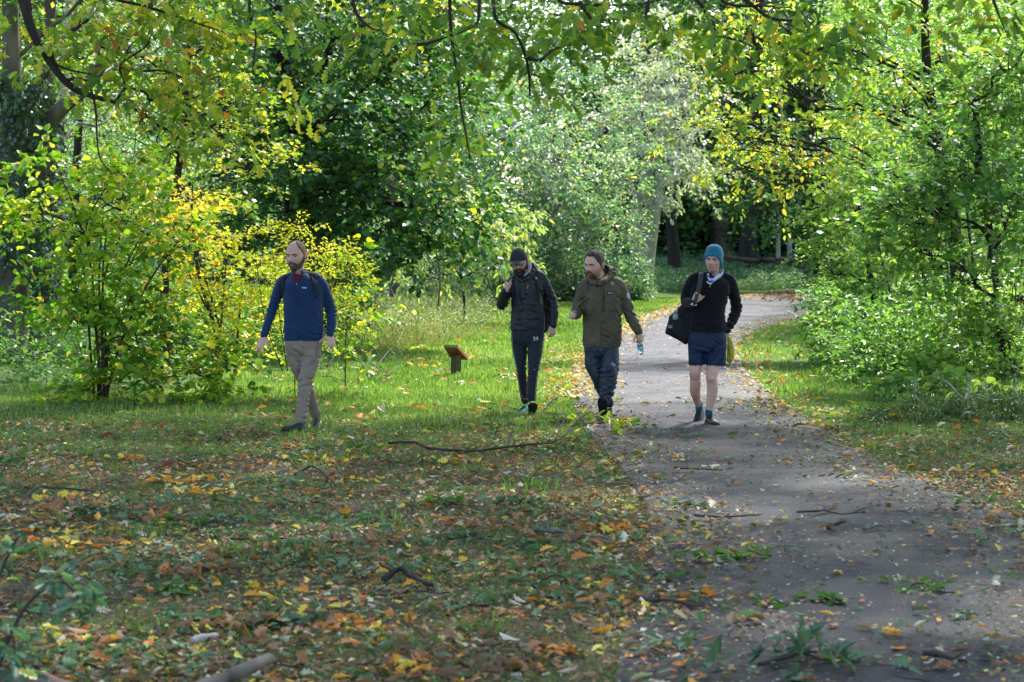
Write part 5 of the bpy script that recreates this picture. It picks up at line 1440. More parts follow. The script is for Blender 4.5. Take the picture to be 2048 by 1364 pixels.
# ------------------------------------------------------------------ overhanging oak: limbs in the top of the frame, its crown shading the foreground
def overhang():
    base = np.array([-9.5, 17.5, 0.0]); base[2] = gz(base[0], base[1])
    root = empty("oak_tree", base, "old oak whose black limbs and lobed leaves hang across the top of the view", "tree", GT)
    Tk = [base + [0, 0, -.1], base + [.1, 0, 1.5], base + [.2, .1, 4], base + [.3, .3, 7], base + [.6, .5, 10], base + [.8, .6, 13]]
    obj("trunk", [tube(Tk, [.62, .48, .42, .36, .26, .14], 16)], BARK, root)
    j = [Tk[3], Tk[4], Tk[2] + [0, 0, 1.6]]
    D = 18.0
    Q = lambda x, y, d=0: P(x, y, D + d)
    L1 = [j[2], Q(-120, -330, .2), Q(-30, -150, .1), Q(38, -20), Q(62, 55), Q(88, 105), Q(128, 160), Q(165, 185), Q(230, 205)]
    limbs = [tube(L1, [.16, .12, .09, .050, .040, .034, .030, .026, .016], 8)]
    tws = [[(62, 20), (55, -10), (20, -60)], [(100, 90), (115, 130), (180, 148), (245, 155)], [(175, 40), (150, 60), (135, 62), (158, 50), (160, 20)],
           [(128, 160), (170, 160), (185, 190), (192, 230), (198, 310), (225, 350)], [(230, 205), (250, 170), (240, 130), (290, 95), (305, 60)], [(240, 135), (285, 142), (330, 142), (390, 165), (430, 165)],
           [(250, 175), (290, 185), (300, 210)], [(330, 190), (390, 220), (430, 260), (465, 285)], [(235, 0), (300, 15), (360, 35), (420, 55), (465, 70)], [(500, -20), (500, 30), (512, 70), (505, 140)],
           [(175, 80), (215, 100), (245, 125)], [(300, 200), (330, 195), (370, 200), (400, 190)]]
    for t in tws:
        limbs.append(tube([Q(x, y, rng.normal() * .06) for x, y in t], np.linspace(.014, .005, len(t)), 6))
    D2 = 15.0
    Q2 = lambda x, y, d=0: P(x, y, D2 + d)
    big = [j[0], np.array([-6.5, 16.5, 7.2]), np.array([-3, 15.6, 6.2]), Q2(850, -330), Q2(1000, -200), Q2(1150, -120), Q2(1350, -130), Q2(1600, -160)]
    limbs.append(tube(big, [.22, .18, .14, .10, .08, .065, .05, .04], 8))
    for t in [[(880, -200), (898, -60), (900, 30), (905, 90), (915, 150), (922, 215), (932, 270), (940, 318)], [(980, -190), (985, -60), (988, 20), (998, 45), (1030, 65), (1050, 110), (1058, 150), (1060, 190), (1062, 150), (1090, 160)],
              [(1052, 115), (1080, 120), (1105, 100), (1140, 90)], [(960, -100), (958, 20), (950, 50), (905, 72)], [(1110, -80), (1115, -5), (1150, 8), (1230, 10), (1300, 5), (1400, -30)], [(1300, -80), (1390, -5), (1420, 45), (1445, 72), (1480, 82), (1512, 98)],
              [(1400, -60), (1450, 5), (1530, 12), (1580, 15)], [(1480, -10), (1530, 30), (1560, 40), (1610, 45), (1620, 95), (1640, 118)], [(1620, 105), (1660, 90), (1700, 70)], [(1512, 98), (1505, 60), (1515, 30)],
              [(700, -60), (710, 20), (740, 55), (760, 60)], [(1700, -150), (1750, -60), (1790, -20), (1850, 20)], [(830, 90), (860, 85), (900, 72)], [(1160, 5), (1200, 60), (1240, 80)], [(1960, -80), (1990, 10), (2010, 60)]]:
        limbs.append(tube([Q2(x, y, rng.normal() * .08) for x, y in t], np.linspace(.016, .005, len(t)), 6))
    for k in range(26):   # limbs of the upper crown
        a = j[k % 2] + rng.normal(size=3) * .1
        e = np.array([rng.uniform(-5, 11), rng.uniform(12, 29), rng.uniform(6.5, 12)])
        limbs.append(limb(a, e, .12, .03, .08, .04, 5, 6))
    obj("branches", limbs, BARK_D, root)
    C, A, Tn = [], [], []
    def sprig(x, y, DD, n, sp=26, t=.5):
        n = max(2, int(n * (.62 if DD > 16 else .40))); t += (.04 if DD > 16 else .12) + rng.normal() * .08
        for _ in range(n):
            C.append(P(x + rng.normal() * sp, y + rng.normal() * sp * .7, DD + rng.normal() * .35)); A.append([rng.normal() * .8, rng.normal() * .6, -.35]); Tn.append(t)
    for x, y, n in [(80, 50, 7), (130, 110, 7), (160, 60, 8), (180, 130, 6), (250, 90, 9), (290, 150, 9), (300, 60, 7), (350, 150, 9), (420, 160, 9), (390, 220, 8), (450, 270, 6), (330, 215, 6), (420, 60, 9), (360, 20, 10), (480, 90, 7), (500, 20, 8), (200, 20, 8), (270, 10, 8), (510, 170, 5), (460, 200, 7), (550, 210, 5)]:
        sprig(x, y, 18, n, 30, .62)
    for x, y in [(235, 40), (255, 20), (335, 25), (355, 40), (345, 10), (300, 8), (415, 20), (400, 35), (360, 145), (375, 160), (540, 130), (280, 100), (135, 60), (210, 5)]:
        C.append(P(x, y, 18)); A.append([rng.normal(), rng.normal(), -.5]); Tn.append(1.35)
    for x, y, n in [(620, 10, 6), (700, 10, 7), (760, 40, 7), (860, 20, 8), (930, 30, 8), (930, 110, 5), (925, 200, 4), (930, 270, 4), (985, 50, 7), (1040, 50, 8), (1080, 90, 8), (1110, 120, 6), (1060, 150, 6), (1140, 60, 8), (1150, 10, 8), (1200, 30, 8), (1260, 40, 7), (1260, -10, 7), (1330, 10, 6), (1400, 20, 7), (1440, 60, 7), (1500, 80, 7), (1490, 20, 8), (1540, 50, 9), (1590, 30, 9), (1610, 90, 7), (1650, 100, 6), (1700, 60, 7), (1740, 10, 7), (1680, 10, 8), (1540, 130, 5), (1470, 120, 4), (1800, -10, 5), (1880, 0, 4), (2000, 30, 7), (2035, 60, 6), (1960, -5, 6), (850, 80, 4), (780, -10, 6), (560, -5, 6)]:
        sprig(x, y, 15, n, 24, .45)
    C, A, Tn = np.array(C), np.array(A), np.array(Tn)
    arr = [spray(C, A, 9, .30, .16, .115, Tn, T_OAK, .55, .14, .6, .05)]
    # crown overhead
    n = 2700
    U = np.stack([rng.uniform(-3.5, 16, n), rng.uniform(13, 30.5, n), rng.uniform(5.6, 12.5, n)], 1)
    lim = EYE + .125 * U[:, 1] + .5
    U[:, 2] = np.maximum(U[:, 2], lim + rng.random(n) * .6)
    dn = vn(U * [1, 1, .5], .16, 21, 2)
    U = U[dn > -.95]
    arr.append(spray(U, rng.normal(size=(len(U), 3)) * [1, 1, .3], 15, .9, .5, .24, .5 + .1 * rng.normal(size=len(U)), T_OAK, .3, .12, .5, .06))
    link("crown", join_arr("crown", arr), L_OAK, root)
overhang()

# ------------------------------------------------------------------ masses nobody could count
def mass(name, label, cat, pts, ax, up, size, tint, T, lm, wid=1.0):
    return tag(link(name, join_arr(name, [stamp(T, pts, ax, up, size, tint, wid)]), lm), label, cat, kind="stuff")

def far_wood():
    arr = []
    for y0, n, zl, ts in ((92, 8500, 0, .50), (104, 9500, 1, .55)):
        X = rng.uniform(-.30 * y0, .32 * y0, n); Y = y0 + rng.normal(size=n) * 3; Z = 1.2 + rng.random(n) * 16 
        c = np.stack([X, Y, Z], 1)
        c = c[(vn(c, .12, 31, 2) > -.55)]
        arr.append(spray(c, rng.normal(size=(len(c), 3)) * [1, 1, .3] - [0, .4, 0], 22, 1.2, .7, .30, np.clip(ts + .3 * vn(c, .09, 8), 0, .8), T_QUAD, .3, .15, .5, .04))
    tag(link("distant_woodland", join_arr("distant_woodland", arr), leaf_mat("distant_leaves", [(0, (.025, .07, .03)), (.5, (.085, .165, .06)), (.85, (.20, .30, .09)), (1, (.42, .40, .10))], .4, .5)), "mass of green leaves in the wood far behind", "woodland", kind="stuff")
far_wood()

def mid_fill():
    """leafy understorey between the named trees, left and centre"""
    n = 11000
    X = rng.uniform(-16, 8.5, n); Y = rng.uniform(50, 66, n)
    z0 = gz(X, Y)
    H = 3.2 + 5.0 * rng.random(n) ** 1.2
    Z = z0 + rng.random(n) * H
    c = np.stack([X, Y, Z], 1)
    # keep the bend of the path open
    px = X / Y * FPX + 1024
    k = (px < 1275) & (Y > np.interp(px, [0, 900, 1000, 1275], [50, 55, 60, 62])) & (vn(c, .16, 15, 2) > -.35)
    c = c[k]
    arr = [spray(c, rng.normal(size=(len(c), 3)) * [1, 1, .3] - [0, .4, 0], 15, .7, .35, .13, np.clip(.45 + .3 * vn(c, .15, 8), 0, .84), T_OVAL, .4, .16, .5, .05)]
    tag(link("understorey", join_arr("understorey", arr), L_BLUE), "leafy green understorey behind the grass clearing", "undergrowth", kind="stuff")
mid_fill()

def right_fill():
    n = 7500
    px = rng.uniform(1650, 2350, n); Y = rng.uniform(44, 74, n)
    px = np.maximum(px, 1650 + (74 - Y) * 2)
    X = (px - 1024) / FPX * Y
    Z = gz(X, Y) + rng.random(n) * 9.5
    c = np.stack([X, Y, Z], 1)
    c = c[vn(c, .15, 45, 2) > -.6]
    arr = [spray(c, rng.normal(size=(len(c), 3)) * [1, 1, .3] - [0, .4, 0], 14, .7, .35, .14, np.clip(.5 + .3 * vn(c, .15, 8), 0, .84), T_OVAL, .4, .16, .5, .05)]
    tag(link("understorey", join_arr("understorey", arr), L_BRIGHT), "mid green leafy thicket behind the cherry on the right", "undergrowth", kind="stuff")
right_fill()

def low_cover():
    # nettles, brambles and ivy at the back of the clearing and round the bend
    pts = []
    n = 22000
    px = rng.uniform(640, 1300, n)
    y = rng.uniform(56, 66, n); x = (px - 1024) / FPX * y
    h = (.5 + 1.6 * rng.random(n)) * (.75 + .35 * vn(np.stack([x, y, y * 0], 1), .25, 4))
    k = (px < 860) | (y > 58.5 + np.clip((px - 860) / 100, 0, 4))
    pts.append(np.stack([x, y, gz(x, y) + h * rng.random(n)], 1)[k])
    n = 15000
    px = rng.uniform(1180, 1760, n)
    y = rng.uniform(66, 92, n); x = (px - 1024) / FPX * y
    P2 = np.stack([x, y], 1)
    k = ~in_poly(P2, poly_path) & (near_d(P2, poly_path) > 2.0) & (y > 66 + np.clip(x, 0, 20) * 1.05)
    pts.append(np.stack([x, y, gz(x, y) + .42 * rng.random(n) ** 1.3 * (1 + .5 * vn(np.stack([x, y, y * 0], 1), .3, 4))], 1)[k])
    c = np.vstack(pts)
    tt = np.clip(.42 + .25 * vn(c, .3, 18), 0, .84)
    tag(link("undergrowth", join_arr("undergrowth", [spray(c, rng.normal(size=(len(c), 3)) * [1, 1, .5] + [0, -.2, .3], 7, .22, .14, .10, tt, T_OVAL, .3, .14, .5, .02)]), L_BLUE), "low blue green nettles and ivy along the foot of the wood", "undergrowth", kind="stuff")
    # right verge rough cover behind the weed clumps
    n = 9000
    px = rng.uniform(1640, 2250, n); y = rng.uniform(27, 60, n); x = (px - 1024) / FPX * y
    P2 = np.stack([x, y], 1)
    k = ~in_poly(P2, poly_path) & (near_d(P2, poly_path) > 1.0)
    c = np.stack([x, y, gz(x, y) + 1.1 * rng.random(n)], 1)[k]
    tag(link("undergrowth", join_arr("undergrowth", [spray(c, rng.normal(size=(len(c), 3)) * [1, 1, .5] + [0, -.2, .3], 8, .28, .16, .085, np.clip(.5 + .3 * vn(c, .3, 18), 0, .84), T_OVAL, .3, .14, .5, .03)]), L_BRIGHT), "tangled green ground plants under the right hand shrubs", "undergrowth", kind="stuff")
    # left wood floor
    n = 2600
    px = rng.uniform(-200, 640, n); y = rng.uniform(28, 56, n); x = (px - 1024) / FPX * y
    c = np.stack([x, y, gz(x, y) + .9 * rng.random(n) ** 1.2], 1)
    k = (y > 30) | (px < 480)
    c = c[k]
    tag(link("undergrowth", join_arr("undergrowth", [spray(c, rng.normal(size=(len(c), 3)) * [1, 1, .5] + [0, -.2, .3], 9, .34, .2, .10, np.clip(.45 + .3 * vn(c, .3, 18), 0, .84), T_OVAL, .3, .14, .5, .05)]), L_BRIGHT), "shaded green undergrowth below the left hand trees", "undergrowth", kind="stuff")
low_cover()

def screen(n, ylo, yhi, xr=(0, 2048), bias=1.0):
    py = ylo + (yhi - ylo) * rng.random(n) ** bias
    px = rng.uniform(*xr, n)
    Y = FPX * EYE / (py - YH)
    return np.stack([(px - 1024) / FPX * Y, Y], 1), px, py

def grass():
    n = 150000
    Y = np.sqrt(rng.uniform(8.9 ** 2, 66 ** 2, n)); X = rng.uniform(-.27, .27, n) * Y
    # denser close by
    m = 120000
    Y2 = rng.uniform(9.3, 30, m); X2 = rng.uniform(-.27, .27, m) * Y2
    P2 = np.stack([np.r_[X, X2], np.r_[Y, Y2]], 1)
    m2 = 60000
    Y3 = rng.uniform(22, 62, m2); P2 = np.vstack([P2, np.stack([(rng.uniform(620, 1350, m2) - 1024) / FPX * Y3, Y3], 1)])
    ip = in_poly(P2, poly_path); d = near_d(P2, poly_path)
    px = P2[:, 0] / P2[:, 1] * FPX + 1024
    k = (~ip | (rng.random(len(ip)) < .0)) & (d > .04) & ~((px < 420) & (P2[:, 1] > 27))
    P3 = np.stack([P2[:, 0], P2[:, 1], P2[:, 1] * 0], 1)
    dens = np.clip(.5 + .9 * vn(P3, .35, 51, 3), .05, 1)
    fg = smooth(25, 17, P2[:, 1])
    k &= rng.random(len(P2)) < (np.clip(dens * 1.3 - .35, .02, 1) * .55 * fg + (1 - fg))
    P2, P3, fg = P2[k], P3[k], fg[k]
    N = len(P2)
    y = P2[:, 1]
    hgt = (.035 + .03 * rng.random(N)) * (1 - .40 * fg) + np.clip(vn(P3, .6, 61, 2) - .35, 0, 1) * .06
    far = smooth(20, 60, y)
    pos = np.stack([P2[:, 0], y, gz(P2[:, 0], y) - .003], 1)
    ax = np.array([0, 0, 1.0]) + rng.normal(size=(N, 3)) * [.38, .38, 0]
    up = rng.normal(size=(N, 3)) * [1, 1, .1]
    tint = np.clip(.42 + .22 * vn(P3, .25, 71, 3) + .16 * rng.normal(size=N) - .10 * fg + .12 * (1 - fg), 0, 1)
    m_ = leaf_mat("grass_blades", [(0, (.06, .10, .035)), (.4, (.125, .215, .055)), (.75, (.225, .35, .08)), (1, (.42, .42, .19))], .45, .45)
    tag(link("grass", join_arr("grass", [stamp(T_TRI, pos, ax, up, hgt * 1.25, tint, 1.1 + 3.4 * far)]), m_), "short green grass of the verge and clearing", "grass", kind="stuff")
    # mossy fine turf between the fallen leaves
    n = 190000
    Y = rng.uniform(8.8, 26, n); P2 = np.stack([rng.uniform(-.27, .27, n) * Y, Y], 1)
    P3 = np.stack([P2[:, 0], P2[:, 1], P2[:, 1] * 0], 1)
    k = ~in_poly(P2, poly_path) & (near_d(P2, poly_path) > .10) & (rng.random(n) < np.clip(.55 + .8 * vn(P3, .5, 151, 3), .0, 1))
    P2 = P2[k]; N = len(P2)
    tag(link("moss", join_arr("moss", [stamp(T_TRI, np.stack([P2[:, 0], P2[:, 1], gz(P2[:, 0], P2[:, 1]) + .004], 1), np.array([0, 0, .7]) + rng.normal(size=(N, 3)) * [.6, .6, .1], rng.normal(size=(N, 3)), rng.uniform(.012, .038, N), np.clip(.45 + .2 * rng.normal(size=N), 0, 1), 2.2)]),
        leaf_mat("mossy_turf", [(0, (.08, .11, .04)), (.5, (.16, .235, .065)), (1, (.28, .36, .11))], .7, .3, .1)), "fine olive moss and thin turf between the fallen leaves", "moss", kind="stuff")
    # longer tufts
    c = []
    for a in range(90):
        pxx, pyy = rng.uniform(0, 1150), 600 + 700 * rng.random() ** 1.2
        if R.random() < .5: pxx, pyy = rng.uniform(620, 1000), rng.uniform(640, 900)
        g0 = G(pxx, pyy)
        if near_d(g0[None, :2], poly_path)[0] < .5 or in_poly(g0[None, :2], poly_path)[0]: continue
        if pxx < 480 and pyy < 800: continue
        k = 40
        c.append(np.stack([g0[0] + rng.normal(size=k) * .09, g0[1] + rng.normal(size=k) * .09, np.zeros(k)], 1))
    c = np.vstack(c); N = len(c); c[:, 2] = gz(c[:, 0], c[:, 1])
    tag(link("grass", join_arr("grass", [stamp(T_BLADE, c, np.array([0, 0, 1.0]) + rng.normal(size=(N, 3)) * [.45, .45, 0], rng.normal(size=(N, 3)), rng.uniform(.05, .13, N), np.clip(.32 + .15 * rng.normal(size=N), 0, 1), .8)]), m_), "longer dark green tufts standing out of the turf", "grass", kind="stuff")
    # tall dry stems at the back left of the clearing
    n = 8000
    px = np.clip(rng.normal(850, 110, n), 660, 1120); Y = rng.uniform(37, 57, n) + np.clip((px - 850) * .02, -2, 6); X = (px - 1024) / FPX * Y
    pos = np.stack([X, Y, gz(X, Y)], 1)
    ds = leaf_mat("dry_grass_stems", [(0, (.14, .20, .05)), (.6, (.26, .29, .12)), (1, (.42, .34, .20))], .6, .3)
    h = rng.uniform(.15, .80, n) * np.exp(-((px - 830) / 170) ** 2) * (.7 + .4 * vn(pos, .8, 9))
    tag(link("dry_grass", join_arr("dry_grass", [stamp(T_BLADE, pos, np.array([0, 0, 1.0]) + rng.normal(size=(n, 3)) * [.5, .4, 0], rng.normal(size=(n, 3)), h, rng.random(n), .22), spray(pos[::3] + [0, 0, .3], rng.normal(size=(len(pos[::3]), 3)) + [0, 0, .8], 5, .3, .1, .045, rng.random(len(pos[::3])) * .5, T_QUAD, .2)]), ds), "tall dry straw coloured grass at the back of the clearing", "grass", kind="stuff")
grass()

def litter():
    parts = []
    def lay(P2, size, T, tint, lift=.008, tilt=.45, wid=1.0):
        N = len(P2)
        z = gz(P2[:, 0], P2[:, 1])
        ip = in_poly(P2, poly_path)
        z = z + np.where(ip, .03, 0) + lift + rng.random(N) * .018
        a = rng.uniform(0, 2 * pi, N)
        ax = np.stack([np.cos(a), np.sin(a), rng.normal(size=N) * tilt * .6], 1)
        up = np.array([0, 0, 1.0]) + rng.normal(size=(N, 3)) * tilt
        flip = rng.random(N) < .5
        up[flip] *= -1
        p = np.stack([P2[:, 0], P2[:, 1], z], 1)
        p -= nrm(ax) * (np.asarray(size) * .5)[:, None] if np.ndim(size) else 0
        p[:, 2] = np.maximum(p[:, 2], z)
        parts.append(stamp(T, p, ax, up, size, tint, wid))
    def pick(w, N):
        """tints: 0 grey-green .. 1 pale"""
        c = rng.choice(len(w), N, p=np.array([q[1] for q in w]) / sum(q[1] for q in w))
        return np.clip(np.array([q[0] for q in w])[c] + rng.normal(size=N) * .02, 0, 1)
    mixg = [(.04, 13), (.10, 9), (.20, 9), (.30, 24), (.40, 20), (.52, 4), (.64, 4), (.78, 4), (.92, 3), (.98, 6)]
    # foreground woodland floor
    n = 80000
    Y = rng.uniform(8.8, 25, n) ; X = rng.uniform(-.27, .27, n) * Y
    P2 = np.stack([X, Y], 1)
    ip = in_poly(P2, poly_path); d = near_d(P2, poly_path)
    P3 = np.stack([X, Y, Y * 0], 1)
    cl = vn(P3, .45, 91, 3)
    px = X / Y * FPX + 1024
    pr = np.where(ip, np.exp(-d / (.22 + .25 * np.clip(cl + .3, 0, 1))) * .95 + .014, np.maximum(.55 + .60 * cl, .30)) * np.where(ip, 1, .12 + .88 * smooth(25, 19.5, Y + 1.2 * vn(P3, .3, 95, 2)))
    k = rng.random(n) < pr
    P2 = P2[k]; N = len(P2)
    sz = rng.gamma(2.6, .0148, N).clip(.012, .12)
    tt = pick(mixg, N)
    lay(P2, sz, T_OAK, tt, .008, .4)
    k = rng.random(N) < .5
    lay(P2[k] + rng.normal(size=(k.sum(), 2)) * .08, sz[k] * .55, T_QUAD, pick([(.40, 3), (.52, 2), (.30, 3), (.92, 2), (.1, 3)], k.sum()), .004, .3)
    # drifts of torn green and brown leaves
    for tl, cnt in (([(.04, 4), (.10, 3), (.20, 4)], 80), ([(.30, 4), (.40, 4), (.52, .6)], 80), ([(.64, 2), (.78, 2), (.52, 2)], 18)):
        Yc = 9.3 * (21.5 / 9.3) ** rng.random(cnt); Xc = rng.uniform(-.26, .09, cnt) * Yc
        k = 26
        P2 = np.stack([np.repeat(Xc, k), np.repeat(Yc, k)], 1) + rng.normal(size=(cnt * k, 2)) * np.repeat(rng.uniform(.06, .26, cnt), k)[:, None] * [1, .7]
        P2 = P2[(near_d(P2, poly_path) > .1) & ~in_poly(P2, poly_path)]; N = len(P2)
        lay(P2, rng.gamma(4, .0135, N).clip(.02, .10), T_OAK, pick(tl, N), .03, .6)
    # crumbs of broken brown leaf and bark on the soil
    n = 90000
    Y = rng.uniform(8.8, 24, n); P2 = np.stack([rng.uniform(-.27, .27, n) * Y, Y], 1)
    P3 = np.stack([P2[:, 0], P2[:, 1], P2[:, 1] * 0], 1)
    k = ~in_poly(P2, poly_path) & (rng.random(n) < .62 - .4 * vn(P3, .5, 151, 3))
    P2 = P2[k]; N = len(P2)
    lay(P2, rng.gamma(2.2, .0085, N).clip(.006, .05), T_QUAD, pick([(.30, 12), (.40, 9), (.52, 1), (.64, 1.5), (.98, 3), (.04, 2), (.25, 5)], N), .002, .5, .8)
    # crumbs and bits on the asphalt
    n = 40000
    Y = 8.8 * (60 / 8.8) ** rng.random(n); X = rng.uniform(-.02, .30, n) * Y
    P2 = np.stack([X, Y], 1)
    ip = in_poly(P2, poly_path); d = near_d(P2, poly_path)
    P3 = np.stack([X, Y, Y * 0], 1)
    pr = ip * np.clip(.16 + .95 * np.exp(-d / .6) + .5 * np.clip(vn(P3, .5, 93, 3), 0, 1), 0, 1)
    k = rng.random(n) < pr
    P2 = P2[k]; N = len(P2)
    lay(P2, rng.gamma(2.4, .0085, N).clip(.006, .06) * (1 + .022 * (P2[:, 1] - 10)), T_QUAD, pick([(.40, 4), (.52, 1.2), (.64, 1.2), (.92, 1.8), (.98, 1.5), (.1, 2), (.30, 9), (.78, .8)], N), .002, .25, .8)
    # edge drifts of pale leaves along the far path
    n = 9000
    t = rng.integers(60, NP, n)
    e = np.where((rng.random(n) < .8)[:, None], EL[t], ER[t])
    P2 = e + rng.normal(size=(n, 2)) * .28
    P2 = P2[(P2[:, 1] > 18) & (P2[:, 1] < 78)]; N = len(P2)
    lay(P2, rng.uniform(.03, .10, N), T_OAK, pick([(.92, 5), (.64, 3), (.40, 3), (.52, 2), (.14, 2), (.78, 1)], N), .01, .4)
    # scattered over the lawn
    n = 1300
    Y = 22 * (62 / 22) ** rng.random(n); X = rng.uniform(-.13, .25, n) * Y
    P2 = np.stack([X, Y], 1); ip = in_poly(P2, poly_path); d = near_d(P2, poly_path)
    k = ~ip; P2 = P2[k]; N = len(P2)
    lay(P2, rng.uniform(.06, .15, N), T_OAK, pick([(.92, 4), (.64, 5), (.52, 5), (.40, 3), (.14, 2), (.78, 2)], N), .03, .5)
    # bend, brown leaves
    n = 1500
    t = rng.integers(205, NP, n); q = rng.random(n)[:, None]
    P2 = EL[t] * q + ER[t] * (1 - q) + rng.normal(size=(n, 2)) * 1.0; P2 = P2[P2[:, 1] > 55]; N = len(P2)
    lay(P2, rng.uniform(.07, .15, N), T_OAK, pick([(.30, 5), (.40, 4), (.52, 2), (.92, 1)], N), .01, .4)
    m_ = leaf_mat("fallen_leaves", [(0, (.085, .15, .075)), (.10, (.17, .25, .13)), (.20, (.06, .14, .04)), (.30, (.15, .085, .05)), (.42, (.32, .17, .085)), (.54, (.55, .19, .04)), (.66, (.68, .36, .05)), (.80, (.62, .56, .10)), (.90, (.46, .48, .36)), (1, (.58, .46, .33))], .6, .25, .12)
    tag(link("leaf_litter", join_arr("leaf_litter", parts), m_), "carpet of fallen oak leaves in green, orange and tan", "leaf litter", kind="stuff")
    n = 3400
    Y = 9 * (40 / 9) ** rng.random(n); X = rng.uniform(-.26, .26, n) * Y
    P2 = np.stack([X, Y], 1); ip = in_poly(P2, poly_path); d = near_d(P2, poly_path)
    k = (~ip & (Y < 26)) | (ip & (rng.random(n) < .25 + .6 * np.exp(-d / .5)))
    P2 = P2[k]; N = len(P2); a = rng.uniform(0, 2 * pi, N)
    tw = (np.array([(0, .022, 0), (0, -.022, .01), (.35, -.05, .03), (.35, -.01, .02), (.7, .03, .01), (.7, .06, .02), (1, .03, .03)]), [(0, 1, 2, 3), (3, 2, 4, 5), (5, 4, 6)])
    tag(link("twig_litter", join_arr("twig_litter", [stamp(tw, np.stack([P2[:, 0], P2[:, 1], gz(P2[:, 0], P2[:, 1]) + .03], 1), np.stack([np.cos(a), np.sin(a), rng.normal(size=N) * .1], 1), np.array([0, 0, 1.0]) + rng.normal(size=(N, 3)) * .7, rng.gamma(3, .045, N).clip(.04, .5), rng.random(N), .8)]), TWIG), "thin broken twigs scattered through the leaf litter and over the path", "twigs", kind="stuff")
litter()
# ------------------------------------------------------------------ small things
L_WILT = leaf_mat("wilted_oak_leaves", [(0, (.05, .10, .05)), (.5, (.12, .19, .11)), (.85, (.22, .28, .18)), (1, (.42, .24, .06))], .55, .3)
def sign():
    D = G(912, 752)[1]
    J = lambda x, y, dy=0: P(x, y, D + dy)
    root = empty("marker_post", G(912, 752), "low wooden post with a sloping reddish board standing in the grass", "sign")
    w1 = mat("mossy_timber", (.07, .062, .035), .9, .2, .6, 40, .5, 9, stretch=(1, 1, .2))
    w2 = mat("red_brown_timber", (.20, .065, .03), .75, .3, .5, 30, .3, 8, stretch=(.3, 1, 1))
    s = D / FPX
    c = G(912, 752)
    M = rot(radians(-25))
    obj("post", [box((-.045, -.075, -.05), (.045, .075, .29), M, c + [.0, 0, 0])], w1, root, smooth=False)
    # board seen from behind: its top edge nearest, sloping down away to the right
    t1, t2 = J(888, 695, -.20), J(915, 696, -.20)
    b1, b2 = J(903, 719, .14), J(936, 720, .14)
    a = np.array([t1, t2, b2, b1]); up = nrm(np.cross(a[1] - a[0], a[3] - a[0]))
    if up[2] < 0: up = -up
    V = np.vstack([a, a + up * .045])
    F = [(0, 1, 2, 3), (7, 6, 5, 4), (0, 4, 5, 1), (1, 5, 6, 2), (2, 6, 7, 3), (3, 7, 4, 0)]
    o = obj("board", [(V, F)], w2, root, smooth=False)
    V2 = np.array([a[0] + up * .002, a[1] + up * .002, a[1] + up * .043, a[0] + up * .043]); n_ = nrm(np.cross(V2[1] - V2[0], V2[3] - V2[0]))
    if n_[1] > 0: n_ = -n_
    obj("edge_lichen", [(np.vstack([V2 + n_ * .004, V2]), [(0, 1, 2, 3), (7, 6, 5, 4), (0, 4, 5, 1), (1, 5, 6, 2), (2, 6, 7, 3), (3, 7, 4, 0)])], mat("green_lichen", (.16, .20, .11), .95, .1, .6, 60, .4, 20), o, smooth=False)
sign()

def stick(label, pts, r, m, group="fallen branches on the ground", forks=(), leaves=0, lm=None, tint=.3, name="fallen_branch", lf=.10, lift=.03, sp=.14):
    W = [G(x, y) + [0, 0, lift + (z if z else 0)] for x, y, z in pts]
    for w in W: w[2] += gz(w[0], w[1])
    root = empty(name, W[0] * [1, 1, 0] + [0, 0, float(gz(W[0][0], W[0][1]))], label, "branch", group)
    rr = np.linspace(r, r * .45, len(W))
    parts = [tube(W, rr, 7, (1, 0, 0), 4)]
    for f in forks:
        Wf = [G(x, y) + [0, 0, lift + z] for x, y, z in f]
        parts.append(tube(Wf, np.linspace(r * .6, r * .25, len(Wf)), 6, (1, 0, 0), 4))
        W += Wf[1:]
    for k_ in range(len(W) // 3):
        i_ = R.randrange(len(W) - 1); q_ = W[i_] * .5 + W[i_ + 1] * .5
        parts.append(limb(q_, q_ + np.array([rng.normal() * .10, rng.normal() * .10, .02 + .05 * rng.random()]), r * .4, r * .2, .05, .1, 2, 5))
    Vs, Fs = merge(parts)
    Vs = Vs + rng.normal(size=Vs.shape) * r * .07 + vn(Vs, 9, 3, 2)[:, None] * r * .25
    obj("wood", [(Vs, Fs)], m, root)
    if leaves:
        W = np.array(W)
        i = rng.integers(0, len(W), leaves)
        c = W[i] + rng.normal(size=(leaves, 3)) * [sp, sp, .03]
        c[:, 2] = np.maximum(c[:, 2], .02)
        link("leaves", join_arr("leaves", [spray(c, rng.normal(size=(leaves, 3)) * [1, 1, .4], 5, .12, .06, lf, tint, T_OAK, -.05, .15, .6, .06)]), lm or L_OAK, root)
    return root

stick("long curved dark branch lying across the leafy grass in front of the men", [(780, 899, .03), (830, 902, .05), (862, 910, .03), (930, 913, .02), (1000, 909, .03), (1050, 908, .05), (1110, 900, .05), (1145, 885, .10)], .015, TWIG, forks=[[(1015, 908, .03), (1022, 898, .1), (1032, 888, .16)], [(930, 912, .02), (950, 905, .05), (962, 898, .06)], [(1110, 900, .06), (1120, 888, .12), (1135, 873, .18)], [(1145, 885, .12), (1155, 876, .18), (1165, 870, .22)]])
stick("short leafy oak twig with orange leaves beside the olive-jacketed man's front foot", [(1190, 850, .02), (1215, 858, .04), (1240, 866, .02)], .008, TWIG, leaves=16, tint=.8)
stick("heap of broken leafy oak twigs on the grass just right of the blue-topped man's hand", [(655, 742, .05), (690, 735, .30), (720, 745, .15), (735, 760, .05)], .012, TWIG, forks=[[(690, 740, .1), (695, 705, .45)], [(665, 740, .1), (665, 712, .3), (690, 705, .35)]], leaves=34, lm=L_WILT, tint=.6)
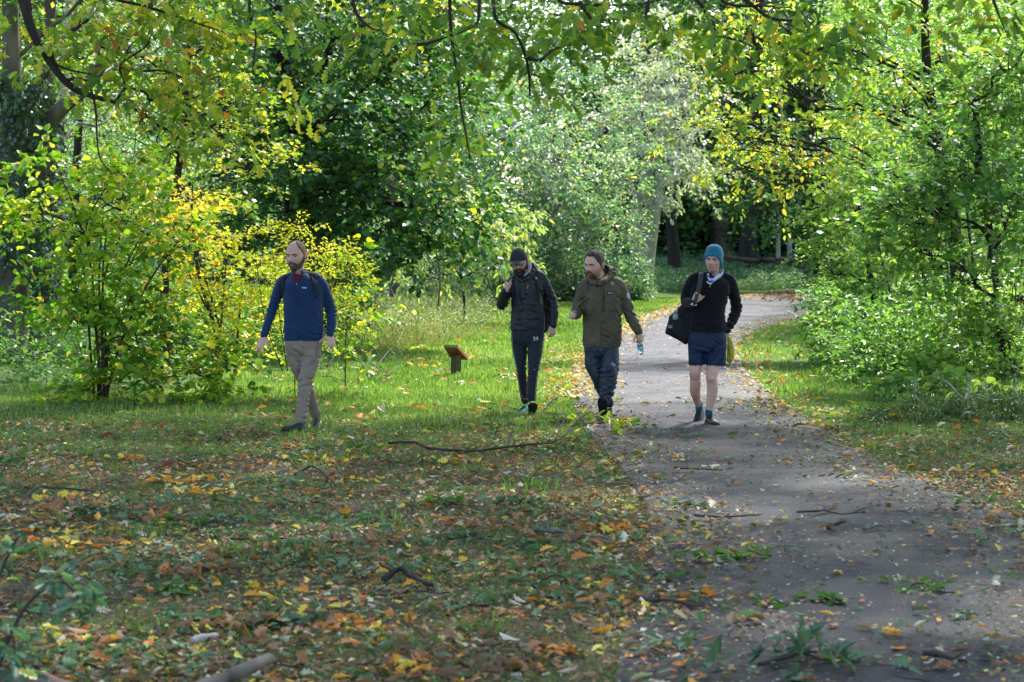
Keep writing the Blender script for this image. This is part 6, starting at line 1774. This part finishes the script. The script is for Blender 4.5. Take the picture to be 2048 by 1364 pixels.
stick("bare forked twig poking up from the grass left of the marker post", [(735, 756, .02), (760, 745, .12), (780, 733, .22), (795, 732, .24), (805, 738, .18)], .010, TWIG, forks=[[(785, 732, .2), (792, 742, .14), (800, 752, .05)], [(745, 732, .2), (760, 732, .2), (775, 740, .12)]])
stick("thin grey stick lying in the grass behind the blue-topped man's legs", [(640, 759, .02), (665, 764, .04), (695, 772, .02)], .008, BARK)
stick("thin curved stick lying in the leaf litter left of centre", [(590, 965, .03), (625, 960, .08), (655, 970, .03), (672, 982, .01)], .012, TWIG)
stick("thin dark stick among green oak sprays near the left edge of the litter", [(35, 1025, .02), (75, 1005, .08), (110, 996, .05), (190, 997, .02)], .012, TWIG, forks=[[(60, 1012, .05), (85, 990, .1)]])
stick("mossy stub of branch with a split orange end in the middle of the litter", [(1072, 1078, .03), (1110, 1082, .04), (1150, 1088, .03), (1215, 1094, .03)], .020, mat("lichened_bark", (.12, .13, .11), .95, .1, .8, 40, .5, 14))
stick("dark peeling branch half buried in leaves left of the mossy stub", [(770, 1175, .02), (800, 1170, .06), (830, 1178, .03), (880, 1186, .0)], .022, BARK_D)
stick("straight thin stick pointing onto the asphalt at the bottom of the path edge", [(1290, 1220, .02), (1340, 1224, .03), (1400, 1232, .02)], .012, TWIG)
stick("short thick stick with a broken orange end on the asphalt at bottom right", [(1852, 1328, .02), (1880, 1336, .03), (1935, 1345, .02)], .016, TWIG)
stick("crooked twig with pale leaves on the asphalt at the bottom of the path", [(1520, 1350, .02), (1560, 1345, .03), (1600, 1335, .04), (1640, 1340, .02)], .012, TWIG, leaves=12, tint=.25, lm=L_WILT)
stick("small dark twig lying crosswise in the middle of the asphalt", [(1595, 1038, .02), (1650, 1036, .02), (1680, 1042, .02), (1730, 1040, .02)], .008, TWIG, forks=[[(1640, 1036, .02), (1660, 1030, .03)]])
stick("stubby bark piece beside the crosswise twig on the asphalt", [(1658, 1070, .02), (1672, 1066, .03), (1690, 1062, .03)], .018, TWIG)
stick("lichened stub right of the stubby bark piece on the asphalt", [(1728, 1072, .02), (1745, 1069, .02), (1762, 1065, .02)], .014, MATS["lichened_bark"])
stick("long thin stick at the left rim of the asphalt behind the leafy sprigs", [(1350, 948, .02), (1400, 950, .02), (1445, 952, .02)], .008, TWIG)
stick("thin straight stick on the asphalt lower left of the crosswise twig", [(1390, 1045, .02), (1450, 1048, .02), (1520, 1044, .02)], .009, TWIG)
stick("dark angled stick at the very edge of grass by the olive-jacketed man's foot", [(1120, 895, .02), (1150, 875, .12), (1185, 860, .22)], .008, TWIG, forks=[[(1085, 895, .02), (1110, 878, .1), (1128, 862, .2)]])
stick("dark broken twig between the capped man's feet and the path edge", [(1088, 825, .02), (1103, 815, .04), (1117, 808, .05)], .014, BARK_D, forks=[[(1112, 812, .04), (1106, 803, .08)]])
GL = "leafy oak sprigs blown onto the ground"
for lab, x, y, n, t, lm in [("fresh green oak sprig, the brightest on the asphalt near the bottom right", 1840, 1186, 22, .45, L_OAK), ("grey green oak sprig on the asphalt left of the brightest sprig", 1655, 1210, 22, .15, L_OAK), ("small green oak sprig left of the grey green sprig at the path bottom", 1550, 1222, 9, .3, L_OAK),
                            ("pair of pale upturned oak leaves on the asphalt at lower right", 1935, 1243, 6, .5, L_WILT), ("dark green oak sprigs in a row at the left rim of the asphalt", 1420, 1125, 18, .25, L_OAK), ("green and yellow sprig right of the row of dark sprigs", 1500, 1120, 18, .55, L_OAK),
                            ("tiny sprig alone in the middle of the asphalt", 1685, 962, 9, .35, L_WILT), ("pale grass-like sprig at the left edge of the asphalt", 1370, 1020, 16, .4, L_WILT), ("pale silvery oak leaves lying in the litter at bottom centre", 1330, 1305, 14, .6, L_WILT),
                            ("oak sprig in the litter below the mossy stub", 1320, 1165, 14, .15, L_OAK), ("large pale green oak spray in the middle of the litter", 1020, 1010, 30, .3, L_WILT), ("green oak spray beside the grass tuft left of centre", 870, 1008, 20, .35, L_OAK),
                            ("round green heap of leaves left of the long curved branch", 735, 900, 30, .35, L_OAK), ("big grey green heap of oak sprays at the left of the litter", 190, 1030, 46, .12, L_WILT), ("dark green heap right of the big grey green heap", 360, 1055, 26, .15, L_OAK),
                            ("dark green bushy spray at the left edge of the leaf litter", 20, 925, 34, .1, L_OAK), ("dark green sprig above the fallen logs in the left foreground", 340, 1195, 26, .1, L_OAK), ("grey green spray just right of the fallen logs", 560, 1255, 34, .12, L_WILT),
                            ("rounded clump of curled pale leaves in the middle of the litter", 940, 1085, 14, .3, L_WILT), ("sprig of mixed leaves on the path rim by the verge at right", 1960, 1015, 14, .3, L_OAK), ("flat pale spray low in the middle of the litter", 1110, 1170, 22, .35, L_WILT),
                            ("dark sprig on the lawn left of the capped man's shins", 1010, 758, 10, .1, L_OAK), ("orange sprig on the path behind the olive-jacketed man's heel", 1232, 806, 6, .88, L_OAK), ("yellow orange leaf cluster on the lawn below the marker post", 862, 735, 7, .85, L_OAK),
                            ("orange leaf cluster on the lawn left of the marker post", 838, 702, 6, .93, L_OAK), ("curled green leaves on the asphalt near the bottom centre", 1625, 1327, 14, .25, L_OAK)]:
    n = max(3, int(n * .42)); g0 = G(x, y)
    root = empty("oak_sprig", g0, lab, "sprig", GL)
    s = .05 + .0035 * n
    pts = [g0 + [-s, 0, .02], g0 + [0, .03, .05], g0 + [s, -.02, .03]]
    obj("twig", [tube(pts, [.006, .005, .003], 6)], TWIG, root)
    c = g0 + rng.normal(size=(n, 3)) * [s * .75, s * .85, .008] + [0, 0, .035]
    c[:, 2] = np.maximum(c[:, 2], .02)
    link("leaves", join_arr("leaves", [spray(c, rng.normal(size=(n, 3)) * [1, 1, .10], 4, .10, .05, .075, t, T_OAK, .02, .12, .30, .04, .10)]), lm, root)

# fallen logs in the near left corner
def log(label, pts, r, m):
    root = empty("fallen_log", G(pts[0][0], pts[0][1]), label, "log", "logs in the near left corner")
    W = [G(x, y) + [0, 0, z] for x, y, z in pts]
    V, F = tube(W, r, 18, (1, 0, 0), 6)
    V = V + nrm(V - np.array(W).mean(0)) * (vn(V, 5, 3, 3) * .012)[:, None]
    l = obj("log_wood", [(V, F)], m, root)
    return root
RB = mat("red_brown_bark", (.17, .10, .075), .8, .3, .7, 30, .4, 8, stretch=(.3, 1, 1))
log("smooth red brown log lying at the bottom left corner", [(20, 1400, .06), (60, 1395, .06), (120, 1410, .05), (200, 1440, .04)], [.062, .060, .055, .045], RB)
log("grey weathered branch slanting up out of the bottom left foreground", [(180, 1420, .05), (330, 1425, .06), (420, 1408, .08), (480, 1390, .10), (540, 1372, .12)], [.030, .036, .034, .030, .026], BARK)
log("short pale split piece of wood lying behind the grey weathered branch", [(390, 1290, .02), (410, 1288, .03), (432, 1284, .03)], [.02, .022, .015], BARK_P)

# near leafy sprays in the left foreground, out of focus
def near_spray(lab, pts, D, n, tint):
    W = [P(x, y, D + d) for x, y, d in pts]
    W[0][2] = 0
    root = empty("broken_bough", W[0], lab, "branch", "broken oak boughs in the near left corner")
    obj("wood", [tube(W, np.linspace(.010, .004, len(W)), 8)], TWIG, root)
    q = np.array(W[-3:])
    i = rng.integers(0, len(q), n)
    c = q[i] + rng.normal(size=(n, 3)) * [.045, .05, .035]
    link("leaves", join_arr("leaves", [spray(c, rng.normal(size=(n, 3)) * [1, .7, .7], 4, .08, .05, .065, tint, T_OAK, .5, .12, .6, .02)]), L_WILT if tint > .3 else L_BLUE, root)
near_spray("blurred blue green oak bough arching in from the left foreground", [(-60, 1560, 0), (-20, 1380, 0), (40, 1230, 0), (110, 1165, 0), (150, 1185, 0), (160, 1225, 0)], 8.3, 18, .25)
near_spray("blurred dark oak leaves at the bottom left corner", [(-100, 1600, 0), (-50, 1450, 0), (0, 1300, 0), (25, 1270, 0), (30, 1320, 0)], 8.0, 16, .15)
near_spray("blurred dark stick with a few leaves rising at the left edge", [(-90, 1500, 0), (-40, 1300, 0), (0, 1150, 0), (30, 1085, 0), (45, 1060, 0)], 8.6, 4, .15)

# brushwood at the right: fallen, broken crown with white lichened branches
def brush():
    D = 22.6
    root = empty("fallen_treetop", G(1900, 885), "fallen treetop with white barked branches and feathery green leaves on the right verge", "branch", "fallen branches on the ground")
    J = lambda x, y, dy=0: P(x, y, D + dy)
    wd_ = [([(2030, 835), (1960, 832), (1935, 826), (1925, 832)], .035), ([(1925, 835), (1905, 850), (1897, 870), (1893, 895)], .016), ([(1930, 800), (1935, 775), (1933, 745)], .018), ([(1927, 828), (1925, 800), (1918, 790), (1895, 765), (1865, 752)], .016), ([(1830, 760), (1830, 790), (1845, 808), (1850, 825)], .012),
           ([(1753, 832), (1765, 850), (1790, 862), (1820, 870), (1850, 880)], .012), ([(1745, 875), (1752, 845), (1757, 830)], .008), ([(2030, 750), (2028, 775), (2040, 800), (2048, 830)], .016), ([(1985, 832), (1995, 850), (2000, 858)], .012), ([(1860, 870), (1900, 868), (1960, 862), (2010, 870)], .010), ([(1720, 860), (1790, 862), (1830, 872)], .008), ([(1925, 800), (1955, 790), (1990, 800), (2040, 795)], .012), ([(1886, 810), (1898, 798)], .012), ([(1865, 815), (1885, 830), (1893, 845)], .01)]
    P_ = [tube([J(x, y, -.45 + rng.normal() * .08) for x, y in t], np.linspace(r, r * .6, len(t)) * .8, 8) for t, r in wd_]
    obj("wood", P_, mat("lichen_grey_bark", (.24, .23, .20), .85, .2, .6, 50, .5, 16), root)
    n = 750
    px = rng.uniform(1725, 2070, n); py = 870 - 90 * rng.random(n) * smooth(1710, 1850, px)
    c = np.array([J(a, b, e) for a, b, e in zip(px, py, rng.normal(size=n) * .45)])
    c[:, 2] = np.maximum(c[:, 2], .03)
    tt = np.clip(.4 + .2 * rng.normal(size=n), 0, .8)
    m_ = leaf_mat("feathery_leaves", [(0, (.03, .075, .025)), (.5, (.09, .15, .06)), (1, (.22, .28, .13))], .45, .35)
    link("leaves", join_arr("leaves", [spray(c, rng.normal(size=(n, 3)) + [0, 0, -.3], 16, .22, .07, .055, tt, T_LONG, .8, .14, .5, .0)]), m_, root)
brush()

def hogweed():
    D = 36.0
    root = empty("dead_hogweed", P(1660, 655, D) * [1, 1, 0], "pale dead hogweed stalks with flat seed heads left of the right hand shrubs", "plant")
    ps = []
    for x0, x1, y1 in ((1664, 1650, 556), (1662, 1645, 575), (1666, 1654, 548)):
        ps.append(tube([P(x0, 665, D), P((x0 + x1) / 2, 610, D), P(x1, y1, D)], [.012, .010, .006], 6))
        for k in range(8):
            a = rng.uniform(0, 2 * pi); e = P(x1, y1, D) + np.array([cos(a) * .12, sin(a) * .12, .09])
            ps.append(limb(P(x1, y1, D), e, .004, .003, .02, .02, 2, 4))
            ps.append(ellipsoid(e, (.022, .022, .008), 6))
    obj("stalks", ps, mat("straw_stem", (.50, .42, .34), .8), root)
hogweed()

def dead_log():
    root = empty("fallen_log", P(1520, 540, 80) * [1, 1, 0] + [0, 0, 1.2], "long brown dead log lying in the shade of the wood past the bend", "log")
    J = lambda x, y: P(x, y, 80)
    obj("log_wood", [tube([J(1440, 512), J(1480, 518), J(1520, 522), J(1560, 519), J(1600, 523)], [.06, .08, .10, .11, .10], 10), tube([J(1565, 520), J(1585, 528), J(1610, 536)], [.10, .08, .06], 8), tube([J(1590, 522), J(1605, 515), J(1640, 512)], [.09, .07, .05], 8)], mat("dead_wood", (.09, .06, .045), .85, .2, .5, 20, .4, 4), root)
dead_log()
